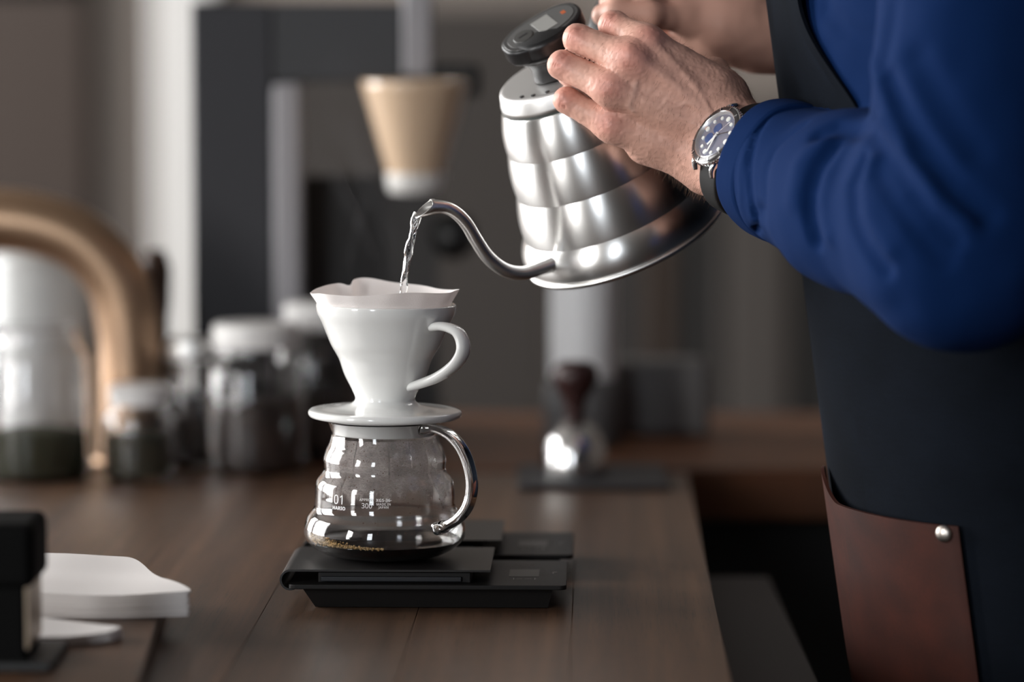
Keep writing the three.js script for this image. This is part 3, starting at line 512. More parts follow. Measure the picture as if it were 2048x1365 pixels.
// ------------------------------------------------------------------ the barista
const SKIN = [0.66, 0.37, 0.285];
const fields = {};
{
  // --- left hand (near): back of the hand to us, fingers closing on the lid thermometer
  const wn = camDir(-0.711, 0.462, 0.53), ws = camDir(-0.545, -0.838, 0), wa = camDir(0.444, -0.289, 0.848);   // wrist: dorsal, sideways, towards the elbow
  const watch = at(1443, 278, 0.039), W = watch.clone().addScaledVector(wn, -0.0275);
  fields.watch = { watch, W, wn, ws, wa };
  const P = a => a.map(q => at(...q));
  const fingers = [
    chain(P([[1292, 86, 0.010], [1227, 50, -0.012], [1236, 78, -0.036], [1250, 98, -0.050]]), [0.0102, 0.0090, 0.0080, 0.0070], 0.004),
    chain(P([[1262, 120, 0.018], [1156, 78, -0.004], [1166, 110, -0.032], [1178, 132, -0.046]]), [0.0108, 0.0092, 0.0082, 0.0072], 0.004),
    chain(P([[1222, 176, 0.015], [1125, 130, -0.002], [1140, 146, -0.029], [1156, 152, -0.044]]), [0.0104, 0.0090, 0.0080, 0.0070], 0.004),
    chain(P([[1226, 252, 0.003], [1134, 201, -0.006], [1150, 206, -0.028], [1166, 204, -0.043]]), [0.0094, 0.0082, 0.0072, 0.0064], 0.004),
    chain(P([[1455, 190, -0.004], [1426, 150, -0.024], [1335, 142, -0.045], [1268, 142, -0.056]]), [0.0125, 0.0108, 0.0092, 0.0080], 0.005),
  ];
  const w0 = W.clone().addScaledVector(wa, -0.028), w1 = W.clone().addScaledVector(wa, 0.055), off = (p, k, n = 0) => p.clone().addScaledVector(ws, k).addScaledVector(wn, n);
  const palmBones = [
    bone(...P([[1432, 172, 0.004], [1292, 86, 0.010]]), 0.0130, 0.0104), bone(...P([[1440, 218, 0.011], [1262, 120, 0.018]]), 0.0130, 0.0110),
    bone(...P([[1428, 262, 0.011], [1222, 176, 0.015]]), 0.0130, 0.0106), bone(...P([[1402, 312, 0.004], [1226, 252, 0.003]]), 0.0130, 0.0098),
    bone(...P([[1400, 326, -0.006], [1290, 296, -0.006]]), 0.0125, 0.0110), bone(...P([[1440, 190, -0.012], [1310, 140, -0.008]]), 0.012, 0.012),
    bone(...P([[1420, 260, -0.008], [1270, 190, -0.004]]), 0.013, 0.012),
    bone(off(w0, -0.014), off(w1, -0.010, -0.002), 0.0185, 0.022), bone(off(w0, 0.014), off(w1, 0.010, -0.002), 0.0180, 0.022), bone(off(w0, 0, 0.002), off(w1, 0), 0.018, 0.022),
  ];
  const palm = (x, y, z) => { let d = palmBones[0](x, y, z); for (let i = 1; i < palmBones.length; i++) d = smin(d, palmBones[i](x, y, z), i < 7 ? 0.011 : 0.020); return d; };
  const base = (x, y, z) => { const p = palm(x, y, z); let d = p; for (const f of fingers) d = Math.min(d, smin(p, f(x, y, z), 0.010)); return d; };
  const S = a => lineDist(a.map(([x, y]) => onSurface(base, x, y, 0.2)));
  const ridges = [   // tendons, veins and knuckles standing out of the back of the hand: [line, height, width]
    [S([[1262, 108], [1300, 132], [1350, 172], [1410, 222]]), 0.0011, 0.0036], [S([[1300, 76], [1345, 122], [1390, 170]]), 0.0010, 0.0036],
    [S([[1225, 168], [1280, 195], [1350, 232], [1420, 262]]), 0.0008, 0.0030], [S([[1222, 246], [1270, 268], [1340, 296]]), 0.0005, 0.0035],
    [S([[1272, 168], [1266, 190], [1258, 212], [1266, 222]]), 0.0007, 0.0020], [S([[1330, 205], [1352, 214], [1378, 206], [1400, 218]]), 0.0007, 0.0016],
    [S([[1370, 150], [1405, 190], [1425, 232]]), 0.0007, 0.0018],
    [S([[1258, 104], [1272, 116]]), 0.0016, 0.0065], [S([[1296, 60], [1310, 72]]), 0.0010, 0.0060], [S([[1216, 160], [1226, 176]]), 0.0004, 0.0060], [S([[1212, 232], [1222, 250]]), 0.0007, 0.0060],
    [S([[1146, 66], [1158, 76]]), 0.0010, 0.0050], [S([[1118, 116], [1128, 126]]), 0.0010, 0.0050], [S([[1124, 190], [1134, 200]]), 0.0009, 0.0045], [S([[1218, 38], [1228, 46]]), 0.0010, 0.0050],
  ];
  const creases = [];   // skin creases across the finger joints and knuckles
  const cr = (a, dep, wid) => creases.push([S(a), dep, wid]);
  for (const k of [-5, 0, 5, 9]) {
    cr([[1141 + k, 78], [1148 + k, 64], [1158 + k, 54]], 0.00035, 0.0007);
    cr([[1110 + k * 1.0, 132], [1120 + k, 117], [1130 + k, 107]], 0.00035, 0.0007);
    if (k < 9) cr([[1124 + k, 216], [1128 + k, 200], [1134 + k, 184]], 0.00040, 0.0007);
    cr([[1210 + k, 50], [1216 + k, 38], [1224 + k, 28]], 0.0003, 0.0007);
  }
  for (let i = 0; i < 7; i++) { cr([[1246 + i * 6, 122 - i * 2.2 - 12], [1250 + i * 6, 128 - i * 2], [1252 + i * 6, 136 - i * 2]], 0.00022, 0.0007); }
  for (let i = 0; i < 6; i++) { cr([[1200 + i * 6, 172], [1206 + i * 6, 182], [1206 + i * 6, 192]], 0.00014, 0.0007); cr([[1204 + i * 6, 240], [1210 + i * 6, 252], [1210 + i * 6, 264]], 0.00014, 0.0007); }
  const hand = (x, y, z) => {
    let d = base(x, y, z);
    if (d > 0.006 || d < -0.006) return d;
    for (const [l, h, w] of ridges) { const q = l(x, y, z); if (q < w * 3) d -= h * Math.exp(-((q / w) ** 2)); }
    for (const [l, h, w] of creases) { const q = l(x, y, z); if (q < w * 3) d += h * Math.exp(-((q / w) ** 2)); }
    return d - 0.00022 * noise.noise(x * 420, y * 420, z * 420) - 0.0004 * noise.noise(x * 90, y * 90, z * 90);
  };
  const red = [[1262, 112, 0.030, 0.020], [1150, 70, 0, 0.013], [1120, 122, 0, 0.013], [1126, 196, 0, 0.012], [1216, 40, -0.005, 0.013], [1300, 68, 0.02, 0.013], [1214, 172, 0.025, 0.016], [1214, 246, 0.012, 0.015]].map(([x, y, , r]) => [onSurface(base, x, y, 0.2), r]);
  const veinC = ridges[4][0];
  const skinColour = (x, y, z) => {
    let r = 0; for (const [p, s] of red) { const q = Math.hypot(x - p.x, y - p.y, z - p.z) / s; if (q < 2) r = Math.max(r, Math.exp(-q * q * 2)); }
    let c = 0; for (const [l, h, w] of creases) { const q = l(x, y, z); if (q < w * 2) c = Math.max(c, Math.exp(-((q / w) ** 2)) * Math.min(1, h / 0.00035)); }
    const m = 1 + 0.10 * noise.noise(x * 60, y * 60, z * 60) + 0.09 * noise.noise(x * 260, y * 260, z * 260) + 0.06 * noise.noise(x * 700, y * 700, z * 700);
    const b = noise.noise(x * 35 + 4, y * 35, z * 35) * 0.5;
    r = clamp(r * 0.9 + Math.max(0, b) * 0.25); const v = Math.exp(-((veinC(x, y, z) / 0.0018) ** 2)) * 0.35;
    return [SKIN[0] * m * (1 - 0.04 * r) * (1 - 0.12 * c), SKIN[1] * m * (1 - 0.24 * r) * (1 - 0.26 * c) * (1 + 0.2 * v), SKIN[2] * m * (1 - 0.22 * r) * (1 - 0.28 * c) * (1 + 0.3 * v)];
  };
  // --- right hand (far, above): closed on the kettle handle
  const R = P([[1620, 70, -0.13], [1520, 62, -0.125], [1450, 52, -0.115]]);
  const rf = [
    chain(P([[1372, 34, -0.100], [1300, 30, -0.085], [1235, 24, -0.085], [1205, 30, -0.092]]), [0.0105, 0.0092, 0.0084, 0.0072], 0.004),
    chain(P([[1370, -14, -0.105], [1290, -22, -0.088], [1232, -10, -0.092], [1220, 4, -0.105]]), [0.0105, 0.0092, 0.0084, 0.0072], 0.004),
    chain(P([[1378, -58, -0.11], [1300, -74, -0.095], [1240, -60, -0.10], [1235, -40, -0.115]]), [0.0100, 0.0090, 0.0080, 0.0070], 0.004),
    chain(P([[1390, -95, -0.115], [1320, -112, -0.105], [1275, -98, -0.11], [1272, -80, -0.122]]), [0.0092, 0.0080, 0.0072, 0.0064], 0.004),
    chain(P([[1450, 80, -0.115], [1400, 92, -0.120], [1330, 84, -0.125], [1280, 70, -0.125]]), [0.0125, 0.0110, 0.0095, 0.0080], 0.005),
  ];
  const rp = [bone(R[0], R[1], 0.029, 0.026), bone(R[1], R[2], 0.026, 0.024)];
  for (const [a, b, r] of [[[1470, 64, -0.112], [1372, 34, -0.102], 0.0118], [[1470, 30, -0.112], [1370, -14, -0.106], 0.0118], [[1480, 0, -0.115], [1378, -58, -0.11], 0.0112], [[1490, -25, -0.12], [1390, -95, -0.115], 0.0105], [[1460, 70, -0.12], [1390, 50, -0.12], 0.014]]) rp.push(bone(at(...a), at(...b), 0.0135, r));
  const rpalm = (x, y, z) => { let d = rp[0](x, y, z); for (let i = 1; i < rp.length; i++) d = smin(d, rp[i](x, y, z), 0.014); return d; };
  const rhand = (x, y, z) => { const p = rpalm(x, y, z); let d = p; for (const f of rf) d = Math.min(d, smin(p, f(x, y, z), 0.007)); return d - 0.0005 * noise.noise(x * 90, y * 90, z * 90); };

  // --- trunk, limbs and head
  const ARM = { e: at(1930, 480, 0.235), s: V(0.365, 1.46, 0.165), re: V(0.44, 1.17, -0.30), rs: V(0.385, 1.46, -0.205) };
  const xl = y => 0.2505 + (1.288 - y) * 0.138, xc = y => xl(y) + 0.128;      // front of the apron and the trunk's axis, by height
  fields.body = { xc, ARM, W, wa, R };
  const elli = (cx, cy, cz, rx, ry, rz) => (x, y, z) => { const k = Math.hypot((x - cx) / rx, (y - cy) / ry, (z - cz) / rz); return (k - 1) * Math.min(rx, ry, rz); };
  const trunk = [elli(0.375, 1.30, -0.02, 0.105, 0.20, 0.145), elli(0.410, 1.08, -0.02, 0.105, 0.22, 0.150), elli(0.437, 0.90, -0.02, 0.108, 0.16, 0.150)];
  const limbs = [bone(V(0.40, 1.44, -0.16), V(0.385, 1.44, 0.13), 0.045, 0.045), bone(ARM.s, ARM.e, 0.046, 0.036), bone(ARM.e, w1, 0.036, 0.024), bone(ARM.rs, ARM.re, 0.046, 0.036), bone(ARM.re, R[0], 0.036, 0.027),
    bone(V(0.440, 0.88, 0.055), V(0.440, 0.50, 0.070), 0.074, 0.052), bone(V(0.440, 0.50, 0.070), V(0.445, 0.09, 0.085), 0.050, 0.034), bone(V(0.440, 0.88, -0.095), V(0.440, 0.50, -0.110), 0.074, 0.052), bone(V(0.440, 0.50, -0.110), V(0.445, 0.09, -0.125), 0.050, 0.034),
    bone(V(0.44, 0.07, 0.085), V(0.33, 0.035, 0.095), 0.036, 0.026), bone(V(0.44, 0.07, -0.125), V(0.33, 0.035, -0.135), 0.036, 0.026), bone(V(0.375, 1.44, -0.02), V(0.345, 1.57, -0.02), 0.052, 0.050)];
  const bodyF = (x, y, z) => { let d = trunk[0](x, y, z); for (let i = 1; i < 3; i++) d = smin(d, trunk[i](x, y, z), 0.08); for (let i = 0; i < limbs.length; i++) d = smin(d, limbs[i](x, y, z), 0.03); return d; };
  const hc = V(0.315, 1.655, -0.02);
  const hs = [elli(hc.x + 0.012, hc.y + 0.02, hc.z, 0.096, 0.105, 0.076), elli(hc.x - 0.035, hc.y - 0.055, hc.z, 0.058, 0.062, 0.056)];
  const nose = bone(hc.clone().add(V(-0.088, 0.010, 0)), hc.clone().add(V(-0.104, -0.026, 0)), 0.008, 0.012), brow = bone(hc.clone().add(V(-0.078, 0.024, -0.032)), hc.clone().add(V(-0.078, 0.024, 0.032)), 0.011, 0.011);
  const lips = bone(hc.clone().add(V(-0.086, -0.062, -0.018)), hc.clone().add(V(-0.086, -0.062, 0.018)), 0.008, 0.008), ears = [-1, 1].map(s => elli(hc.x + 0.014, hc.y - 0.004, hc.z + s * 0.078, 0.019, 0.032, 0.010));
  const eyes = [-1, 1].map(s => bone(hc.clone().add(V(-0.080, 0.002, s * 0.031)), hc.clone().add(V(-0.080, 0.002, s * 0.033)), 0.0125, 0.0125)), neckB = bone(V(0.352, 1.53, -0.02), V(0.332, 1.62, -0.02), 0.052, 0.054);
  const headF = (x, y, z) => { let d = smin(hs[0](x, y, z), hs[1](x, y, z), 0.05); d = smin(d, brow(x, y, z), 0.02); d = smin(d, nose(x, y, z), 0.012); d = smin(d, lips(x, y, z), 0.01); for (const e of ears) d = smin(d, e(x, y, z), 0.008); for (const e of eyes) d = smin(d, e(x, y, z), 0.004); return smin(d, neckB(x, y, z), 0.03); };

  const person = new THREE.Group(); person.name = numbered('person'); scene.add(person);
  tag(person, 'person in blue shirt and dark apron with leather pocket, hands on the kettle', 'person');
  const plain = () => SKIN;
  const lh = isoMesh(hand, at(1060, 440, -0.09).min(V(9, 9, -0.09)), V(0.315, 1.33, 0.12), 0.0013, skinColour);
  const handPos = lh.attributes.position, handNor = lh.attributes.normal;
  const rh = isoMesh(rhand, V(0.10, 1.19, -0.20), V(0.36, 1.38, -0.03), 0.0028, (x, y, z) => { const m = 0.92 + 0.08 * noise.noise(x * 60, y * 60, z * 60); return SKIN.map(c => c * m); });
  const bd = isoMesh(bodyF, V(0.20, -0.01, -0.42), V(0.62, 1.63, 0.36), 0.011, plain), hd = isoMesh(headF, V(0.16, 1.46, -0.15), V(0.46, 1.82, 0.11), 0.0045, plain);
  const skin = mat([1, 1, 1], 0.48, { vertexColors: true, sheen: 0.15, sheenRoughness: 0.5, sheenColor: new THREE.Color(1, 0.75, 0.65), specularIntensity: 0.8 });
  const body = mesh('body', mergeGeometries([lh, rh, bd, hd]), skin, person); body.userData.label = 'bare hands and forearms';
  // hairs on the back of the hand and the wrist
  {
    const g = new THREE.ConeGeometry(0.00005, 1, 4, 1).translate(0, 0.5, 0), list = [], q = new THREE.Quaternion(), up = V(0, 1, 0), m = new THREE.Matrix4();
    for (let tries = 0; tries < 60000 && list.length < 1500; tries++) {
      const i = Math.floor(rnd() * handPos.count), p = V().fromBufferAttribute(handPos, i), n = V().fromBufferAttribute(handNor, i);
      if (n.z < -0.25) continue; const s = p.clone().sub(W).dot(wa); if (s > 0.012) continue;
      const k = smooth(0.085, 0.03, p.distanceTo(W)) + 0.25 * smooth(0.11, 0.08, p.distanceTo(at(1330, 300, 0))); if (p.x < 0.135 || rnd() > k) continue;
      const dir = camDir(-0.25, -0.9, 0.1).addScaledVector(n, 0.25).add(V(rnd() - 0.5, rnd() - 0.5, rnd() - 0.5).multiplyScalar(0.9)); dir.addScaledVector(n, -Math.min(0, dir.dot(n) - 0.25)).normalize();
      q.setFromUnitVectors(up, dir); m.compose(p, q, V(1, 0.003 + rnd() * 0.0045, 1)); list.push(m.clone());
    }
    const im = new THREE.InstancedMesh(g, mat([0.16, 0.085, 0.045], 0.6), list.length); list.forEach((k, i) => im.setMatrixAt(i, k)); im.name = 'arm_hair'; im.userData = { kind: 'stuff', label: 'fine brown hairs on the hand and wrist' }; person.add(im);
  }
  // eyes and hair of the head
  for (const s of [-1, 1]) { const e = mesh('eye', new THREE.SphereGeometry(0.0115, 20, 14).translate(hc.x - 0.0835, hc.y + 0.001, hc.z + s * 0.032), mat([0.75, 0.72, 0.70], 0.2), person); mesh('iris', new THREE.SphereGeometry(0.0058, 16, 10).translate(hc.x - 0.0900, hc.y - 0.001, hc.z + s * 0.032), mat([0.05, 0.03, 0.02], 0.2), e); }
  mesh('hair', isoMesh((x, y, z) => Math.max(Math.min(hs[0](x, y, z), smin(hs[0](x, y, z), neckB(x, y, z), 0.02)) - 0.009 - 0.003 * noise.noise(x * 60, y * 60, z * 60), -(y - (hc.y + 0.035 - Math.max(0, (x - hc.x + 0.03)) * 1.1)), ), V(0.18, 1.54, -0.14), V(0.46, 1.82, 0.10), 0.0045), mat([0.035, 0.02, 0.012], 0.6), person);

  // --- shirt: loose sleeves over the arms, trunk, with folds gathered at the elbow
  const c0 = at(1564, 340, 0.048), sl = [bone(c0, c0.clone().lerp(ARM.e, 0.45), 0.0425, 0.052), bone(c0.clone().lerp(ARM.e, 0.45), ARM.e, 0.052, 0.058), bone(ARM.e, ARM.s.clone().add(V(0.01, 0, 0.02)), 0.058, 0.066)];
  const ax = ARM.e.clone().sub(c0).normalize(), rc = at(1690, 78, -0.15), rax = ARM.re.clone().sub(rc).normalize();
  const sr = [bone(rc, ARM.re, 0.042, 0.054), bone(ARM.re, ARM.rs, 0.054, 0.064)];
  const tr2 = [elli(0.3785, 1.30, -0.02, 0.118, 0.24, 0.168), elli(0.420, 1.04, -0.02, 0.120, 0.50, 0.171), bone(V(0.40, 1.445, -0.15), V(0.385, 1.445, 0.11), 0.062, 0.062)];
  const collar = bone(V(0.375, 1.47, -0.02), V(0.362, 1.53, -0.02), 0.062, 0.060);
  const shirtBase = (x, y, z) => {
    let t = smin(tr2[0](x, y, z), tr2[1](x, y, z), 0.08); t = smin(t, tr2[2](x, y, z), 0.06); t = smin(t, collar(x, y, z), 0.02);
    let a = smin(sl[0](x, y, z), sl[1](x, y, z), 0.02); a = smin(a, sl[2](x, y, z), 0.035);
    a = Math.max(a, -((x - c0.x) * ax.x + (y - c0.y) * ax.y + (z - c0.z) * ax.z));            // the cuff ends flat
    let b = smin(sr[0](x, y, z), sr[1](x, y, z), 0.03); b = Math.max(b, -((x - rc.x) * rax.x + (y - rc.y) * rax.y + (z - rc.z) * rax.z));
    t = Math.max(t, 0.90 - y);
    const top = smooth(1.27, 1.42, y); return Math.min(smin(t, a, 0.006 + 0.04 * top), smin(t, b, 0.006 + 0.04 * top));
  };
  const SF = (a, h, w) => [lineDist(a.map(([x, y]) => onSurface(shirtBase, x, y, 0.45))), h, w];
  const folds = [   // valleys (positive) and ridges (negative)
    SF([[1530, 232], [1506, 280], [1496, 340], [1500, 400], [1516, 455], [1534, 498]], 0.0050, 0.0032), SF([[1600, 250], [1548, 290], [1524, 350], [1526, 420], [1545, 490]], 0.0030, 0.0050),
    SF([[1512, 250], [1484, 320], [1480, 390], [1496, 450]], -0.0012, 0.0040),
    SF([[1672, 290], [1640, 330], [1622, 385], [1624, 440], [1634, 478]], 0.0085, 0.0052), SF([[1690, 300], [1660, 350], [1650, 410], [1662, 470]], -0.0030, 0.0060), SF([[1640, 285], [1600, 330], [1590, 400]], -0.0025, 0.0080),
    SF([[1722, 322], [1702, 370], [1706, 430], [1732, 490], [1770, 535]], 0.0085, 0.0052), SF([[1745, 320], [1730, 370], [1740, 430], [1780, 500]], -0.0030, 0.0065),
    SF([[1742, 262], [1775, 315], [1815, 370], [1858, 430], [1905, 478]], 0.0100, 0.0062), SF([[1752, 330], [1790, 400], [1840, 465], [1890, 520]], 0.0050, 0.0058), SF([[1762, 255], [1810, 325], [1870, 400], [1930, 450]], -0.0035, 0.0075),
    SF([[1778, 160], [1805, 225], [1850, 300], [1915, 380], [1975, 430]], 0.0080, 0.0062), SF([[1752, 130], [1775, 200], [1820, 280]], -0.0035, 0.0070), SF([[1835, 120], [1880, 210], [1950, 300]], 0.0040, 0.0090),
    SF([[1640, 268], [1668, 256], [1705, 262], [1738, 250]], 0.0070, 0.0060), SF([[1590, 560], [1700, 600], [1800, 612]], 0.0016, 0.0100), SF([[1780, 20], [1775, 90], [1768, 130]], 0.0030, 0.0070), SF([[1650, 20], [1690, 60], [1740, 80]], 0.0025, 0.0070),
  ];
  const shirt = (x, y, z) => {
    let d = shirtBase(x, y, z);
    if (d > 0.02 || d < -0.02) return d;
    const s = (x - c0.x) * ax.x + (y - c0.y) * ax.y + (z - c0.z) * ax.z, calm = Math.hypot(x - c0.x, y - c0.y, z - c0.z) < 0.075 ? smooth(0.008, 0.026, s) : 1;
    for (const [l, h, w] of folds) { const q = l(x, y, z); if (q < w * 3) d += h * calm * Math.exp(-((q / w) ** 2)); }
    d -= 0.0030 * noise.noise(x * 14, y * 14, z * 14) + 0.0010 * noise.noise(x * 40, y * 40, z * 40);
    return d;
  };
  M.shirt = mat([0.0026, 0.0155, 0.068], 0.9, { specularIntensity: 0.15 });
  const cq = new THREE.Quaternion().setFromUnitVectors(V(0, 1, 0), ax);
  const sh = mesh('shirt', isoMesh(shirt, V(0.20, 0.885, -0.42), V(0.62, 1.56, 0.36), 0.0038), M.shirt, person); sh.userData.label = 'royal blue long-sleeved shirt';
  const cuff = mesh('cuff', sheet((u, v) => { const P = [[0.0395, 0.016], [0.0400, 0.004], [0.0408, 0.0000], [0.0424, -0.0018], [0.0442, -0.0006], [0.0449, 0.003], [0.0452, 0.014], [0.0450, 0.0195], [0.0440, 0.0222], [0.0415, 0.0228]], k = v * (P.length - 1), i = Math.min(Math.floor(k), P.length - 2), f = k - i, a = u * Math.PI * 2, w = 1 + 0.012 * Math.sin(a * 2 + 1) + 0.008 * Math.sin(a * 5); return V(lerp(P[i][0], P[i + 1][0], f) * Math.sin(a) * w, lerp(P[i][1], P[i + 1][1], f) + 0.0012 * Math.sin(a * 3), lerp(P[i][0], P[i + 1][0], f) * Math.cos(a) * w); }, 96, 36, 0, 1, 1, true), M.shirt, sh);
  cuff.position.copy(c0).addScaledVector(ax, -0.006); cuff.quaternion.copy(cq); M.shirt.side = THREE.DoubleSide;
  // --- apron: bib and skirt wrapped round the trunk
  const denimTex = dataTex(512, 512, (u, v) => { const w = 0.5 + 0.5 * Math.sin((u + v * 0.5) * 6.283 * 128), n = noise.noise(u * 180, v * 180, 1) * 0.5 + noise.noise(u * 24, v * 200, 3) * 0.4, b = fbm(u * 5, v * 5, 2); const k = clamp(0.55 + 0.12 * w + 0.22 * n + 0.35 * b); return [0.070 * k + 0.020, 0.082 * k + 0.028, 0.105 * k + 0.040]; }, true);
  M.denim = new THREE.MeshPhysicalMaterial({ map: denimTex, roughness: 0.95, specularIntensity: 0.12, bumpMap: denimTex, bumpScale: 0.0004 });
  const ap = (ph, y, off = 0) => { const k = 1 + 0.02 * Math.sin(ph * 5 + y * 7) * smooth(1.0, 0.7, y); return V(xc(y) - (0.128 * k + off) * Math.cos(ph), y, -0.02 + (0.178 * k + off) * Math.sin(ph)); };
  const edge = y => (y > 1.2 ? lerp(48, 27, smooth(1.2, 1.288, y)) - 6 * smooth(1.29, 1.40, y) : lerp(112, 48, Math.pow(smooth(1.10, 1.2, y), 0.8))) * Math.PI / 180;
  const skirt = sheet((u, v) => { const y = lerp(0.52, 1.42, v), e = edge(y); return ap(lerp(-e, e, u), y); }, 90, 120, -0.0016, 1.6, 3);
  const apron = mesh('apron', skirt, M.denim, person); apron.userData.label = 'dark navy bib apron';
  const hem = sheet((u, v) => { const y = lerp(1.17, 1.42, v), e = edge(y); return ap(lerp(e - 0.055, e, u), y, 0.0012); }, 4, 60, -0.0014, 0.1, 1); mesh('edge_hem', hem, M.denim, apron);
  const leatherTex = dataTex(512, 512, (u, v) => { const n = fbm(u * 7, v * 7, 11, 5), f = noise.noise(u * 90, v * 90, 2), s = noise.noise(u * 60, v * 3, 8), c = s > 0.45 && u < 0.35 ? 0.25 : 0; const k = clamp(0.55 + n * 0.5 + f * 0.12 + c); return [lerp(0.15, 0.29, k), lerp(0.06, 0.125, k), lerp(0.036, 0.08, k)]; }, true);
  M.leather = new THREE.MeshPhysicalMaterial({ map: leatherTex, roughness: 0.55, specularIntensity: 0.5, bumpMap: leatherTex, bumpScale: 0.0006 });
  const D = Math.PI / 180, topY = ph => lerp(0.984, 0.9665, smooth(0, 20 * D, ph)) - 0.0008 * smooth(20 * D, 60 * D, ph);
  const pocket = mesh('pocket', sheet((u, v) => { const ph = lerp(lerp(6, 1, v) * D, 60 * D, u), y = lerp(0.80, topY(ph), v), bulge = 0.006 * Math.sin(Math.PI * u) ** 0.6 * smooth(0, 0.4, v); return ap(ph, y, 0.0035 + bulge); }, 50, 40, -0.0022, 1, 1), M.leather, apron); pocket.userData.label = 'brown leather pocket';
  { const ph = 56.5 * D, p = ap(ph, 0.9605, 0.008), n = ap(ph, 0.9605, 0.05).sub(ap(ph, 0.9605, 0)).normalize(); const r = mesh('rivet', lathe([[0, 0.0030], [0.0030, 0.0027], [0.0052, 0.0014], [0.0056, 0], [0, 0]], 32), mat([0.52, 0.47, 0.43], 0.35, { metalness: 1 }), apron); r.position.copy(p); r.quaternion.setFromUnitVectors(V(0, 1, 0), n); }
  // --- trousers and shoes under the apron
  const trF = [bone(V(0.443, 0.90, 0.05), V(0.440, 0.50, 0.070), 0.086, 0.068), bone(V(0.440, 0.50, 0.070), V(0.445, 0.06, 0.085), 0.068, 0.052), bone(V(0.443, 0.90, -0.09), V(0.440, 0.50, -0.110), 0.086, 0.068), bone(V(0.440, 0.50, -0.110), V(0.445, 0.06, -0.125), 0.068, 0.052), elli(0.438, 0.92, -0.02, 0.114, 0.22, 0.160)];
  mesh('trousers', isoMesh((x, y, z) => { let d = trF[0](x, y, z); for (let i = 1; i < 5; i++) d = smin(d, trF[i](x, y, z), 0.03); return Math.max(d, 0.055 - y, y - 0.995); }, V(0.28, 0.03, -0.24), V(0.58, 1.02, 0.20), 0.009), mat([0.012, 0.013, 0.016], 0.9), person);
  for (const z of [0.09, -0.13]) mesh('shoe', isoMesh((x, y, z2) => Math.max(smin(bone(V(0.465, 0.045, z), V(0.335, 0.030, z * 1.05), 0.046, 0.040)(x, y, z2), bone(V(0.45, 0.05, z), V(0.44, 0.085, z), 0.044, 0.042)(x, y, z2), 0.02), -y + 0.001), V(0.27, -0.01, z - 0.07), V(0.54, 0.15, z + 0.07), 0.006), mat([0.02, 0.014, 0.010], 0.5), person);
}

